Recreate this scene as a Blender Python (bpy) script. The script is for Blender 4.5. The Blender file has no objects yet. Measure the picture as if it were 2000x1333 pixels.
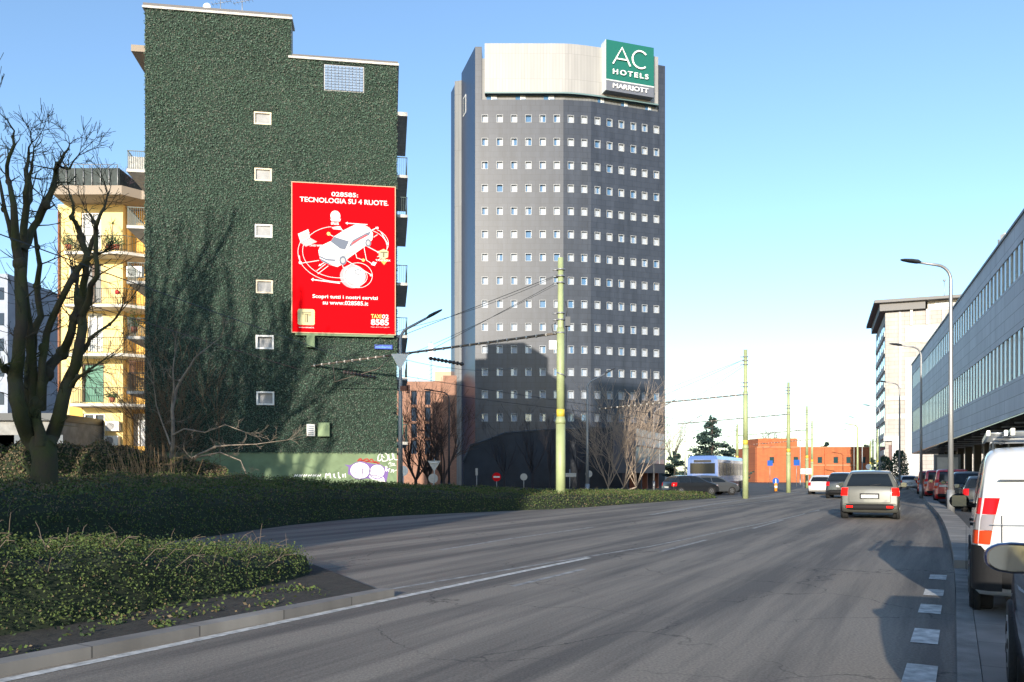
import bpy, math, random
from mathutils import Vector, Matrix
R = math.radians
random.seed(7)
S = bpy.context.scene
COL = S.collection
# ------------------------------------------------------------------ camera, sky, sun, exposure
F = 1600.0; HZ = 928.0; CH = 1.5
cam_d = bpy.data.cameras.new('camera'); cam = bpy.data.objects.new('camera', cam_d); COL.objects.link(cam)
cam.location = (0, 0, CH); cam.rotation_euler = (R(90), 0, 0)
cam_d.sensor_width = 36; cam_d.lens = F * 36 / 2000; cam_d.shift_y = (HZ - 666.5) / 2000
cam_d.clip_start = .1; cam_d.clip_end = 3000
S.camera = cam
SUN_EL = R(14); SUN_AZ = R(195)          # azimuth clockwise from +Y
w = bpy.data.worlds.new('World'); S.world = w; w.use_nodes = True
nt = w.node_tree; bg = nt.nodes['Background']
sky = nt.nodes.new('ShaderNodeTexSky'); sky.sky_type = 'NISHITA'; sky.sun_disc = False
sky.sun_elevation = SUN_EL; sky.sun_rotation = SUN_AZ
sky.air_density = 1.0; sky.dust_density = .5; sky.ozone_density = 1.0; sky.altitude = 100
tint = nt.nodes.new('ShaderNodeMix'); tint.data_type = 'RGBA'; tint.blend_type = 'MULTIPLY'; tint.inputs[0].default_value = 1; tint.inputs[7].default_value = (.87, 1.02, 1.18, 1)
nt.links.new(sky.outputs[0], tint.inputs[6]); nt.links.new(tint.outputs[2], bg.inputs[0]); bg.inputs[1].default_value = .135
sd = bpy.data.lights.new('sun', 'SUN'); so = bpy.data.objects.new('sun', sd); COL.objects.link(so)
sd.energy = 3.9; sd.angle = R(.5); sd.color = (1, .90, .76)
sv = Vector((math.sin(SUN_AZ) * math.cos(SUN_EL), math.cos(SUN_AZ) * math.cos(SUN_EL), math.sin(SUN_EL)))
so.rotation_euler = sv.to_track_quat('Z', 'Y').to_euler(); so.location = sv * 50
S.view_settings.view_transform = 'Standard'; S.view_settings.look = 'None'; S.view_settings.gamma = 1
S.view_settings.exposure = 0.92
def P(px, py, Y): return Vector(((px - 1000) / F * Y, Y, CH + (HZ - py) / F * Y))
def G(px, py):
    Y = CH * F / (py - HZ); return Vector(((px - 1000) / F * Y, Y, 0))

# ------------------------------------------------------------------ materials
MATS = {}
def mat(name, col, rough=.6, metal=0, var=0, vs=3.0, bump=0, bs=20, spec=.5, emit=0, col2=None, coat=0, detail=4):
    if name in MATS: return MATS[name]
    m = bpy.data.materials.new(name); m.use_nodes = True; t = m.node_tree; b = t.nodes['Principled BSDF']
    b.inputs['Base Color'].default_value = (*col, 1); b.inputs['Roughness'].default_value = rough
    b.inputs['Metallic'].default_value = metal; b.inputs['Specular IOR Level'].default_value = spec
    b.inputs['Coat Weight'].default_value = coat
    if emit:
        b.inputs['Emission Color'].default_value = (*col, 1); b.inputs['Emission Strength'].default_value = emit
    geo = t.nodes.new('ShaderNodeNewGeometry')
    if var or col2:
        n = t.nodes.new('ShaderNodeTexNoise'); n.inputs['Scale'].default_value = vs; n.inputs['Detail'].default_value = detail
        n.inputs['Roughness'].default_value = .6
        t.links.new(geo.outputs['Position'], n.inputs['Vector'])
        mx = t.nodes.new('ShaderNodeMix'); mx.data_type = 'RGBA'
        mr = t.nodes.new('ShaderNodeMapRange'); mr.inputs[1].default_value = .35; mr.inputs[2].default_value = .65
        t.links.new(n.outputs['Fac'], mr.inputs[0]); t.links.new(mr.outputs[0], mx.inputs[0])
        c2 = col2 if col2 else tuple(min(1, c * (1 + var)) for c in col)
        c1 = col if col2 else tuple(c * (1 - var) for c in col)
        mx.inputs[6].default_value = (*c1, 1); mx.inputs[7].default_value = (*c2, 1)
        t.links.new(mx.outputs[2], b.inputs['Base Color'])
    if bump:
        n2 = t.nodes.new('ShaderNodeTexNoise'); n2.inputs['Scale'].default_value = bs; n2.inputs['Detail'].default_value = 3
        t.links.new(geo.outputs['Position'], n2.inputs['Vector'])
        bp = t.nodes.new('ShaderNodeBump'); bp.inputs['Strength'].default_value = bump; bp.inputs['Distance'].default_value = .02
        t.links.new(n2.outputs['Fac'], bp.inputs['Height']); t.links.new(bp.outputs[0], b.inputs['Normal'])
    MATS[name] = m; return m
def brickmat(name, c1, c2, cm, bw, bh, mortar=.01, rough=.6, ax='XZ', spec=.5, off=.5, metal=0, streak=0, rot=0):
    """panels laid in world metres; ax picks the plane, rot turns the X axis about Z"""
    m = mat(name, c1, rough, metal, spec=spec); t = m.node_tree; b = t.nodes['Principled BSDF']
    geo = [n for n in t.nodes if n.bl_idname == 'ShaderNodeNewGeometry'][0]
    mp = t.nodes.new('ShaderNodeVectorRotate'); mp.rotation_type = 'Z_AXIS'; mp.inputs['Angle'].default_value = -rot
    t.links.new(geo.outputs['Position'], mp.inputs['Vector'])
    sx = t.nodes.new('ShaderNodeSeparateXYZ'); cx = t.nodes.new('ShaderNodeCombineXYZ')
    t.links.new(mp.outputs[0], sx.inputs[0])
    t.links.new(sx.outputs[ax[0]], cx.inputs[0]); t.links.new(sx.outputs[ax[1]], cx.inputs[1])
    br = t.nodes.new('ShaderNodeTexBrick'); br.offset = off
    br.inputs['Scale'].default_value = 1; br.inputs['Brick Width'].default_value = bw; br.inputs['Row Height'].default_value = bh
    br.inputs['Mortar Size'].default_value = mortar; br.inputs['Mortar Smooth'].default_value = .1
    for k, c in (('Color1', c1), ('Color2', c2), ('Mortar', cm)): br.inputs[k].default_value = (*c, 1)
    t.links.new(cx.outputs[0], br.inputs['Vector'])
    last = br.outputs['Color']
    n = t.nodes.new('ShaderNodeTexNoise'); n.inputs['Detail'].default_value = 5; n.inputs['Scale'].default_value = 1
    mv = t.nodes.new('ShaderNodeVectorMath'); mv.operation = 'MULTIPLY'; mv.inputs[1].default_value = (1.4, 1.4, .12)
    t.links.new(geo.outputs['Position'], mv.inputs[0]); t.links.new(mv.outputs[0], n.inputs['Vector'])
    mr = t.nodes.new('ShaderNodeMapRange'); mr.inputs[1].default_value = .3; mr.inputs[2].default_value = .7
    mr.inputs[3].default_value = 1 - streak; mr.inputs[4].default_value = 1 + streak
    t.links.new(n.outputs['Fac'], mr.inputs[0])
    hs = t.nodes.new('ShaderNodeVectorMath'); hs.operation = 'SCALE'
    t.links.new(last, hs.inputs[0]); t.links.new(mr.outputs[0], hs.inputs['Scale'])
    t.links.new(hs.outputs[0], b.inputs['Base Color'])
    return m

# ------------------------------------------------------------------ mesh builder
class MB:
    def __init__(s): s.v = []; s.f = []; s.m = []; s.sm = []
    def face(s, pts, mi=0, sm=False):
        n = len(s.v); s.v += [tuple(p) for p in pts]; s.f.append(tuple(range(n, n + len(pts)))); s.m.append(mi); s.sm.append(sm)
    def add(s, vs, fs, mi=0, sm=False):
        n = len(s.v); s.v += [tuple(p) for p in vs]
        for f in fs: s.f.append(tuple(n + i for i in f)); s.m.append(mi); s.sm.append(sm)
    def box(s, a, b, mi=0, M=None):
        x0, y0, z0 = a; x1, y1, z1 = b
        vs = [Vector(p) for p in ((x0,y0,z0),(x1,y0,z0),(x1,y1,z0),(x0,y1,z0),(x0,y0,z1),(x1,y0,z1),(x1,y1,z1),(x0,y1,z1))]
        if M: vs = [M @ p for p in vs]
        s.add(vs, [(0,3,2,1),(4,5,6,7),(0,1,5,4),(1,2,6,5),(2,3,7,6),(3,0,4,7)], mi)
    def prism(s, poly, z0, z1, mi=0):
        n = len(poly)
        a = sum(poly[i][0] * poly[(i+1) % n][1] - poly[(i+1) % n][0] * poly[i][1] for i in range(n))
        if a < 0: poly = poly[::-1]
        vs = [(p[0], p[1], z0) for p in poly] + [(p[0], p[1], z1) for p in poly]
        s.add(vs, [tuple(range(n))[::-1], tuple(range(n, 2*n))] + [(i, (i+1) % n, n + (i+1) % n, n + i) for i in range(n)], mi)
    def tube(s, pts, rs, n=8, mi=0, cap=True, sm=True):
        pts = [Vector(p) for p in pts]
        if not hasattr(rs, '__len__'): rs = [rs] * len(pts)
        vs = []; up = None
        for i, p in enumerate(pts):
            d = (pts[min(i+1, len(pts)-1)] - pts[max(i-1, 0)])
            if d.length < 1e-9: d = Vector((0,0,1))
            d.normalize()
            if up is None: up = d.orthogonal().normalized()
            a = (up - d * up.dot(d))
            a = a.normalized() if a.length > 1e-6 else d.orthogonal().normalized()
            up = a; b = d.cross(a)
            for k in range(n):
                t = 2 * math.pi * k / n; vs.append(p + (a * math.cos(t) + b * math.sin(t)) * rs[i])
        fs = []
        for i in range(len(pts) - 1):
            for k in range(n): fs.append((i*n+k, i*n+(k+1) % n, (i+1)*n+(k+1) % n, (i+1)*n+k))
        s.add(vs, fs, mi, sm)
        if cap:
            m0 = len(s.v) - len(vs)
            s.f.append(tuple(m0 + k for k in range(n))[::-1]); s.m.append(mi); s.sm.append(False)
            e = m0 + (len(pts)-1)*n; s.f.append(tuple(e + k for k in range(n))); s.m.append(mi); s.sm.append(False)
    def cyl(s, c, axis, r, h, n=24, mi=0):
        c = Vector(c); a = Vector(axis).normalized(); s.tube([c - a*h/2, c + a*h/2], [r, r], n, mi)
    def blob(s, c, r, sq=(1,1,1), n=8, mi=0):
        vs = []; c = Vector(c)
        for i in range(n+1):
            th = math.pi * i / n
            for k in range(n*2):
                ph = math.pi * k / n
                vs.append((c.x + r*sq[0]*math.sin(th)*math.cos(ph), c.y + r*sq[1]*math.sin(th)*math.sin(ph), c.z + r*sq[2]*math.cos(th)))
        fs = [(i*2*n+k, (i+1)*2*n+k, (i+1)*2*n+(k+1) % (2*n), i*2*n+(k+1) % (2*n)) for i in range(n) for k in range(2*n)]
        s.add(vs, fs, mi, True)
    def leaf(s, p, size, mi=0, nrm=None):
        a = Vector((random.gauss(0,1), random.gauss(0,1), random.gauss(0,1)))
        if nrm is not None: a = a * .55 + nrm
        a.normalize(); u = a.orthogonal().normalized()
        u.rotate(Matrix.Rotation(random.uniform(0, 6.28), 3, a)); v = a.cross(u)
        l = size * random.uniform(.7, 1.3); wd = l * .55
        s.face([p - u*l/2, p + v*wd/2, p + u*l/2, p - v*wd/2], mi)
    def build(s, name, mats, parent=None, M=None):
        me = bpy.data.meshes.new(name)
        vs = [M @ Vector(p) for p in s.v] if M else s.v
        me.from_pydata(vs, [], s.f)
        if not isinstance(mats, (list, tuple)): mats = [mats]
        for m in mats: me.materials.append(m)
        me.polygons.foreach_set('material_index', s.m); me.polygons.foreach_set('use_smooth', s.sm)
        me.update()
        o = bpy.data.objects.new(name, me); COL.objects.link(o)
        if parent: o.parent = parent
        return o
def tag(o, label=None, cat=None, group=None, kind=None):
    if label: o['label'] = label
    if cat: o['category'] = cat
    if group: o['group'] = group
    if kind: o['kind'] = kind
    return o
def thing(name, label, cat, loc=(0,0,0), rz=0, group=None):
    o = bpy.data.objects.new(name, None); COL.objects.link(o); o.location = loc; o.rotation_euler = (0,0,rz)
    o.empty_display_size = .2
    return tag(o, label, cat, group)
def struct(name, mb, m): return tag(mb.build(name, m), kind='structure')
def kids(o): return [c for c in COL.objects if c.parent == o]
def copy_tree(o, parent=None):
    c = o.copy(); COL.objects.link(c)
    if parent: c.parent = parent
    for ch in kids(o): copy_tree(ch, c)
    return c
def relabel(o, label): o['label'] = label; return o

def text_mesh(s, width, height, off=0.0, ext=0.0, spacing=1.0):
    """mesh lists for a text fitted in width x height, centred; lies in local XY"""
    c = bpy.data.curves.new('t', 'FONT'); c.body = s; c.offset = off; c.extrude = 0; c.resolution_u = 4; c.space_character = spacing
    c.align_x = 'LEFT'
    o = bpy.data.objects.new('t', c); COL.objects.link(o)
    dg = bpy.context.evaluated_depsgraph_get(); dg.update()
    me = bpy.data.meshes.new_from_object(o.evaluated_get(dg))
    vs = [v.co.copy() for v in me.vertices]; fs = [tuple(p.vertices) for p in me.polygons]
    bpy.data.objects.remove(o); bpy.data.curves.remove(c); bpy.data.meshes.remove(me)
    x0 = min(v.x for v in vs); x1 = max(v.x for v in vs); y0 = min(v.y for v in vs); y1 = max(v.y for v in vs)
    vs = [Vector(((v.x-(x0+x1)/2)/(x1-x0)*width, (v.y-(y0+y1)/2)/(y1-y0)*height, 0)) for v in vs]
    return vs, fs
class Plane:
    """frame on a wall: o origin, u right, v up, n outwards"""
    def __init__(s, o, u, n): s.o = Vector(o); s.u = Vector(u).normalized(); s.n = Vector(n).normalized(); s.v = Vector((0,0,1))
    def p(s, a, b, c=0): return s.o + s.u*a + s.v*b + s.n*c
    def poly(s, mb, pts, c, mi=0): mb.face([s.p(a, b, c) for a, b in pts], mi)
    def slab(s, mb, a0, b0, a1, b1, c0, c1, mi=0):
        vs = [s.p(a,b,c) for c in (c0,c1) for a,b in ((a0,b0),(a1,b0),(a1,b1),(a0,b1))]
        mb.add(vs, [(0,3,2,1),(4,5,6,7),(0,1,5,4),(1,2,6,5),(2,3,7,6),(3,0,4,7)], mi)
    def text(s, mb, t, a, b, w_, h_, c, mi=0, off=0, sp=1.0, thick=0):
        vs, fs = text_mesh(t, w_, h_, off, spacing=sp)
        mb.add([s.p(a+v.x, b+v.y, c) for v in vs], fs, mi)
    def ribbon(s, mb, pts, wd, c, mi=0, closed=False):
        pts = [Vector((a, b)) for a, b in pts]; n = len(pts); L = []; Rr = []
        for i in range(n):
            a = pts[(i-1) % n] if closed or i else pts[i]; b = pts[(i+1) % n] if closed or i < n-1 else pts[i]
            d = (b - a); d = d.normalized() if d.length > 1e-9 else Vector((1,0)); q = Vector((-d.y, d.x)) * wd/2
            L.append(pts[i]+q); Rr.append(pts[i]-q)
        for i in range(n if closed else n-1):
            j = (i+1) % n; s.poly(mb, [Rr[i], Rr[j], L[j], L[i]], c, mi)
    def ellipse(s, mb, a, b, ra, rb, wd, c, mi=0, t0=0, t1=360, rot=0, n=40):
        pts = []
        full = (t1 - t0) >= 360
        for k in range(n if full else n+1):
            t = R(t0 + (t1-t0)*k/n); x = ra*math.cos(t); y = rb*math.sin(t)
            pts.append((a + x*math.cos(rot) - y*math.sin(rot), b + x*math.sin(rot) + y*math.cos(rot)))
        if wd: s.ribbon(mb, pts, wd, c, mi, full)
        else: s.poly(mb, pts, c, mi)
        return pts[-1]
def polyline_offset(pts, d):
    out = []
    for i in range(len(pts)):
        a = Vector(pts[max(i-1,0)][:2]); b = Vector(pts[min(i+1,len(pts)-1)][:2]); t = (b-a).normalized()
        out.append((pts[i][0] - t.y*d, pts[i][1] + t.x*d))     # +d = left
    return out
def smooth_line(pts, k=2):
    for _ in range(k):
        q = [pts[0]]
        for i in range(len(pts)-1):
            a, b = Vector(pts[i]), Vector(pts[i+1]); q += [tuple(a*.75+b*.25), tuple(a*.25+b*.75)]
        q.append(pts[-1]); pts = q
    return pts
def strip(mb, A, B, z, mi=0):
    for i in range(len(A)-1):
        a = [(*A[i], z), (*B[i], z), (*B[i+1], z), (*A[i+1], z)]
        n = (Vector(a[1])-Vector(a[0])).cross(Vector(a[2])-Vector(a[0]))
        mb.face(a if n.z > 0 else a[::-1], mi)
def kerb(mb, A, B, z0, z1, mi=0):
    """solid raised strip between the lines A and B"""
    n = len(A)
    vs = [(*p, z0) for p in A] + [(*p, z1) for p in A] + [(*p, z1) for p in B] + [(*p, z0) for p in B]
    fs = []
    for i in range(n-1):
        for k in range(3): fs.append((k*n+i, k*n+i+1, (k+1)*n+i+1, (k+1)*n+i))
    fs += [(0, n, 2*n, 3*n), (n-1, 4*n-1, 3*n-1, 2*n-1)]
    mb.add(vs, fs, mi)
# ------------------------------------------------------------------ ground, road, kerbs
def asphalt(name, c1, c2, cracks=True):
    m = mat(name, c1, .82, spec=.35); t = m.node_tree; b = t.nodes['Principled BSDF']; N = t.nodes.new; L = t.links.new
    geo = [n for n in t.nodes if n.bl_idname == 'ShaderNodeNewGeometry'][0]
    rt = N('ShaderNodeVectorRotate'); rt.rotation_type = 'Z_AXIS'; rt.inputs['Angle'].default_value = R(28)
    L(geo.outputs['Position'], rt.inputs['Vector'])
    sc = N('ShaderNodeVectorMath'); sc.operation = 'MULTIPLY'; sc.inputs[1].default_value = (1.5, .07, 1); L(rt.outputs[0], sc.inputs[0])
    n1 = N('ShaderNodeTexNoise'); n1.inputs['Scale'].default_value = .8; n1.inputs['Detail'].default_value = 7; n1.inputs['Roughness'].default_value = .65; L(sc.outputs[0], n1.inputs['Vector'])
    r1 = N('ShaderNodeMapRange'); r1.inputs[1].default_value = .42; r1.inputs[2].default_value = .58; L(n1.outputs['Fac'], r1.inputs[0])
    mx = N('ShaderNodeMix'); mx.data_type = 'RGBA'; mx.inputs[6].default_value = (*c1, 1); mx.inputs[7].default_value = (*c2, 1); L(r1.outputs[0], mx.inputs[0])
    n2 = N('ShaderNodeTexNoise'); n2.inputs['Scale'].default_value = 45; n2.inputs['Detail'].default_value = 4; L(geo.outputs['Position'], n2.inputs['Vector'])
    r2 = N('ShaderNodeMapRange'); r2.inputs[1].default_value = .3; r2.inputs[2].default_value = .7; r2.inputs[3].default_value = .72; r2.inputs[4].default_value = 1.28; L(n2.outputs['Fac'], r2.inputs[0])
    s2 = N('ShaderNodeVectorMath'); s2.operation = 'SCALE'; L(mx.outputs[2], s2.inputs[0]); L(r2.outputs[0], s2.inputs['Scale'])
    out = s2.outputs[0]
    if cracks:
        nd = N('ShaderNodeTexNoise'); nd.inputs['Scale'].default_value = 1.6; nd.inputs['Detail'].default_value = 6; L(geo.outputs['Position'], nd.inputs['Vector'])
        ad = N('ShaderNodeVectorMath'); ad.operation = 'MULTIPLY_ADD'; ad.inputs[1].default_value = (.9, .9, .9); L(nd.outputs['Color'], ad.inputs[0]); L(geo.outputs['Position'], ad.inputs[2])
        vo = N('ShaderNodeTexVoronoi'); vo.feature = 'DISTANCE_TO_EDGE'; vo.inputs['Scale'].default_value = .42; L(ad.outputs[0], vo.inputs['Vector'])
        lt = N('ShaderNodeMapRange'); lt.inputs[1].default_value = 0; lt.inputs[2].default_value = .007; lt.inputs[3].default_value = 1; lt.inputs[4].default_value = 0; L(vo.outputs['Distance'], lt.inputs[0])
        nm = N('ShaderNodeTexNoise'); nm.inputs['Scale'].default_value = .35; L(geo.outputs['Position'], nm.inputs['Vector'])
        rm = N('ShaderNodeMapRange'); rm.inputs[1].default_value = .42; rm.inputs[2].default_value = .52; rm.inputs[3].default_value = 0; rm.inputs[4].default_value = .7; L(nm.outputs['Fac'], rm.inputs[0])
        mu = N('ShaderNodeMath'); mu.operation = 'MULTIPLY'; L(lt.outputs[0], mu.inputs[0]); L(rm.outputs[0], mu.inputs[1])
        m3 = N('ShaderNodeMix'); m3.data_type = 'RGBA'; L(mu.outputs[0], m3.inputs[0]); L(out, m3.inputs[6]); m3.inputs[7].default_value = (.012, .012, .013, 1)
        out = m3.outputs[2]
    L(out, b.inputs['Base Color'])
    bp = N('ShaderNodeBump'); bp.inputs['Strength'].default_value = .55; bp.inputs['Distance'].default_value = .008
    n4 = N('ShaderNodeTexNoise'); n4.inputs['Scale'].default_value = 90; L(geo.outputs['Position'], n4.inputs['Vector'])
    L(n4.outputs['Fac'], bp.inputs['Height']); L(bp.outputs[0], b.inputs['Normal'])
    rr = N('ShaderNodeMapRange'); rr.inputs[3].default_value = .7; rr.inputs[4].default_value = .92; L(n1.outputs['Fac'], rr.inputs[0]); L(rr.outputs[0], b.inputs['Roughness'])
    return m
M_ground = asphalt('old_asphalt', (.055,.055,.058), (.085,.083,.082))
M_road = asphalt('road_asphalt', (.10,.090,.08), (.215,.19,.16))
M_paint = mat('road_paint', (.62,.61,.58), .7, col2=(.28,.28,.27), vs=9, detail=8)
M_paintw = mat('worn_road_paint', (.34,.34,.33), .8, col2=(.12,.12,.12), vs=5, detail=8)
M_granite = mat('granite_kerb', (.17,.165,.155), .75, var=.35, vs=2.2, bump=.4, bs=60)
M_conc = mat('concrete_slab', (.2,.185,.165), .85, var=.28, vs=3, bump=.3, bs=50)
M_soil = mat('dark_soil', (.022,.02,.016), .95, var=.4, vs=6, bump=.8, bs=15)
M_pave = brickmat('paving', (.19,.175,.155), (.15,.14,.125), (.06,.058,.055), .6, .3, .02, .85, 'XY', streak=.15)
mb = MB(); mb.face([(-900,-300,-.03),(900,-300,-.03),(900,2500,-.03),(-900,2500,-.03)]); struct('ground', mb, M_ground)
K = smooth_line([(-7,-12.8),(-3.2,-5.95),(3.24,5.96),(7.2,13.3),(11.4,21.5),(15.6,30),(22,43.6),(30,60),(39,80),(58,125),(80,180),(110,250)])
L0 = [(-16,-13),(-14,0),(-11.6,8),(-9.1,13.3),(-7.7,17.3),(-6.1,28.2),(-.9,34.6),(2.5,37.4),(6,43.2),(14,53.5),(23,69),(43,119),(60,180),(85,250)]
LL = smooth_line(L0)
mb = MB(); pts = [(x, y, 0) for x, y in K] + [(x, y, 0) for x, y in LL[::-1]]
# triangulate between the two edges with equal parameter steps
def resamp(pts, n):
    d = [0]
    for i in range(1, len(pts)): d.append(d[-1] + math.dist(pts[i], pts[i-1]))
    out = []
    for k in range(n):
        t = d[-1]*k/(n-1); i = 0
        while i < len(d)-2 and d[i+1] < t: i += 1
        f = (t-d[i])/max(1e-9, d[i+1]-d[i]); out.append((pts[i][0]*(1-f)+pts[i+1][0]*f, pts[i][1]*(1-f)+pts[i+1][1]*f))
    return out
strip(mb, resamp(LL, 60), resamp(K, 60), 0.0); struct('road', mb, M_road)
def at_dist(pts, y):       # point on a line at the given Y
    for a, b in zip(pts, pts[1:]):
        if a[1] <= y <= b[1]: f = (y-a[1])/(b[1]-a[1]); return (a[0]+(b[0]-a[0])*f, y)
def part_line(pts, y0, y1): return [at_dist(pts, y0)] + [p for p in pts if y0 < p[1] < y1] + [at_dist(pts, y1)]
# kerbs right
M_kerbs = brickmat('granite_kerb_blocks', (.23,.215,.195), (.17,.16,.15), (.09,.085,.08), 1.05, 80, .009, .8, 'XY', off=0, streak=.3, rot=R(61))
mb = MB(); k1 = part_line(K, 13.0, 179); kerb(mb, k1, polyline_offset(k1, -.52), -.02, .15); struct('kerb', mb, M_kerbs)
mb = MB(); k2 = part_line(K, -8, 12.97); kerb(mb, k2, polyline_offset(k2, -.16), -.02, .022); struct('kerb_edge', mb, M_granite)
mb = MB(); kerb(mb, polyline_offset(k2, -.165), polyline_offset(k2, -.52), -.02, .016); struct('gutter_slab', mb, M_kerbs)
M_yel = mat('faded_ochre_paint', (.27,.215,.14), .85, col2=(.17,.15,.12), vs=4, detail=8)
mb = MB(); strip(mb, polyline_offset(k2, -.525), polyline_offset(k2, -.68), .012); struct('ochre_paint_strip', mb, M_yel)
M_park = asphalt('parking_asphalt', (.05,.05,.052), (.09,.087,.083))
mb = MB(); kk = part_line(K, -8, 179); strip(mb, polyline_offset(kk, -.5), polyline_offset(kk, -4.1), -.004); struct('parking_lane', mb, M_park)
mb = MB(); kerb(mb, polyline_offset(kk, -4.1), polyline_offset(kk, -14), -.02, .12); struct('pavement', mb, M_pave)
# markings: dashes beside the right kerb, at the photographed spots
mb = MB()
kd = Vector((.484,.875)); kn = Vector((-.875,.484))
for (px, py, ln) in ((1797,1320,.62),(1808,1243,.62),(1817,1190,.55),(1824,1158,.5),(1832,1128,.5)):
    g = G(px, py); c = Vector((g.x, g.y)); a = kd*ln*.62; q = kn*.11
    mb.face([(*(c-a+(-q)), .005), (*(c+a-q), .005), (*(c+a+q), .005), (*(c-a+q), .005)])
struct('dash_marking', mb, M_paint)
def px_line(mb, pts, wd, z=.004):
    g = [tuple(G(*p)[:2]) for p in pts]; strip(mb, polyline_offset(g, wd/2), polyline_offset(g, -wd/2), z)
mb = MB(); px_line(mb, [(-150,1365),(0,1331),(350,1258),(700,1184),(1000,1121),(1150,1090)], .12); struct('edge_line', mb, M_paint)
mb = MB(); px_line(mb, [(1270,1006),(1400,984),(1500,970),(1560,961)], .22)
px_line(mb, [(1000,1146),(1140,1112)], .1); px_line(mb, [(1290,1078),(1380,1055)], .1); px_line(mb,[(1470,1033),(1530,1016)],.1); px_line(mb,[(1570,1004),(1600,996)],.1)
px_line(mb, [(860,1075),(1000,1052),(1160,1030)], .1); px_line(mb, [(1330,1000),(1600,967)], .1)
px_line(mb, [(760,1152),(1000,1112),(1270,1068),(1540,1012),(1600,997)], .09)
struct('lane_line', mb, M_paintw)
# median kerb and bed beside the near lane
fr = smooth_line([(-8,-1.3),(-3.81,6.1),(-2.99,7.45),(-1.79,9.52),(-1.45,10.1)], 1)
mb = MB(); kerb(mb, polyline_offset(fr, .2), fr, -.02, .095); struct('median_kerb', mb, M_kerbs)
bk = smooth_line([(-11.5,0),(-8.2,6.1),(-5.6,9.0),(-4.3,11.6),(-3.2,13.2)], 1)
fr2 = polyline_offset(fr, .21)
mb = MB(); kerb(mb, resamp(bk, 12), resamp(fr2, 12), -.02, .06); struct('median_bed', mb, M_soil)

# ------------------------------------------------------------------ hedges
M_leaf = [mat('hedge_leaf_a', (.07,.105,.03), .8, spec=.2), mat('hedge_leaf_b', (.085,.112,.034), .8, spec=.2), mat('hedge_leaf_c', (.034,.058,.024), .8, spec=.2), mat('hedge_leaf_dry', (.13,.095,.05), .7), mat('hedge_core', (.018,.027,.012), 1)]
M_twig = mat('twig', (.13,.10,.075), .85)
def hash2(x, y): return .5+.5*math.sin(x*1.7+2*math.sin(y*.9))*math.sin(y*2.3+1.5*math.sin(x*1.1))
def hedge(name, label, A, B, prof, nleaf, size, base=0, dry=.06, dryfn=None, group=None, twigs=0):
    """A front line, B back line (same count after resampling); prof(u,s) height across (u 0 front..1 back)"""
    n = 60; m = 14; A = resamp(A, n); B = resamp(B, n); core = MB(); grid = []
    def H(i, u):
        a = Vector(A[i]); b = Vector(B[i]); q = a + (b-a)*u
        return Vector((q.x, q.y, base + prof(u, i/(n-1))*(1+.14*(hash2(q.x*1.3, q.y*1.3)-.5)*2+.07*(hash2(q.x*4.3+1, q.y*3.9)-.5)*2)))
    for i in range(n): grid.append([H(i, k/(m-1)) for k in range(m)])
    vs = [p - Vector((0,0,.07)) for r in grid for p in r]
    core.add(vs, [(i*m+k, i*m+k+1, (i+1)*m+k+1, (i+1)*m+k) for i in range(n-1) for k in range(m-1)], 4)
    cells = []
    for i in range(n-1):
        for k in range(m-1):
            p = grid[i][k]; ar = ((grid[i][k+1]-p).cross(grid[i+1][k]-p)).length; c = (grid[i][k]+grid[i+1][k+1])/2
            cells.append((i, k, ar / max(4, c.length)**1.2))
    tot = sum(c[2] for c in cells)
    for i, k, wgt in cells:
        cnt = nleaf*wgt/tot; cnt = int(cnt) + (random.random() < cnt % 1)
        p00, p10, p01, p11 = grid[i][k], grid[i+1][k], grid[i][k+1], grid[i+1][k+1]
        nn = (p01-p00).cross(p10-p00); nn.normalize()
        if nn.z < 0: nn = -nn
        for _ in range(cnt):
            a, b = random.random(), random.random()
            q = p00*(1-a)*(1-b) + p10*a*(1-b) + p01*(1-a)*b + p11*a*b
            cl = hash2(q.x*4.1, q.y*3.7+q.z*5); q = q + nn*(random.uniform(-.08,.04)+.16*cl*random.random())
            q.z = max(q.z, base+.02)
            if cl > .78 and random.random() < .6: continue
            d = dry if not dryfn else dryfn(q)
            r = random.random()
            mi = 3 if r < d else (1 if random.random() < .28+.3*cl else (0 if random.random() < .6 else 2))
            dist = math.hypot(q.x, q.y); core.leaf(q, size*(.8+dist*.035), mi, nn*.6)
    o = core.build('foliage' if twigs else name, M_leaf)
    if twigs:
        root = thing(name, label, 'hedge', group=group); o.parent = root; tw = MB()
        for _ in range(twigs):
            i = random.randrange(n-1); k = random.randrange(1, m-1); p = grid[i][k]
            d = Vector((random.gauss(.3,1), random.gauss(-.4,1), random.uniform(.1,.9))).normalized()
            l = random.uniform(.15,.42); tw.tube([p-Vector((0,0,.1)), p+d*l*.6, p+d*l+Vector((0,0,-.04))], [.006,.004,.003], 4, 0, False)
        tw.build('twigs', M_twig, root)
    else: tag(o, label, 'hedge', group)
    return o
hedge('low_hedge', 'low dark green hedge on the median bed behind the granite kerb', [(-8.4,.8),(-5.25,6.1),(-4.25,7.9),(-3.4,9.9),(-2.95,11.5),(-2.95,12.0)], [(-10.6,2),(-7.4,7.8),(-6.0,9.8),(-5.0,11.6),(-4.1,12.6),(-3.5,12.7)],
      lambda u, s: (.78 if s < .6 else .74-.5*(s-.6)/.4)*min(1, (u*9)**.6)*min(1, ((1-u)*9)**.6)+.05, 85000, .026, .05, .05, twigs=350)
random.seed(19); gc = MB(); bA, bB = resamp(bk, 40), resamp(fr2, 40)
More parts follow.
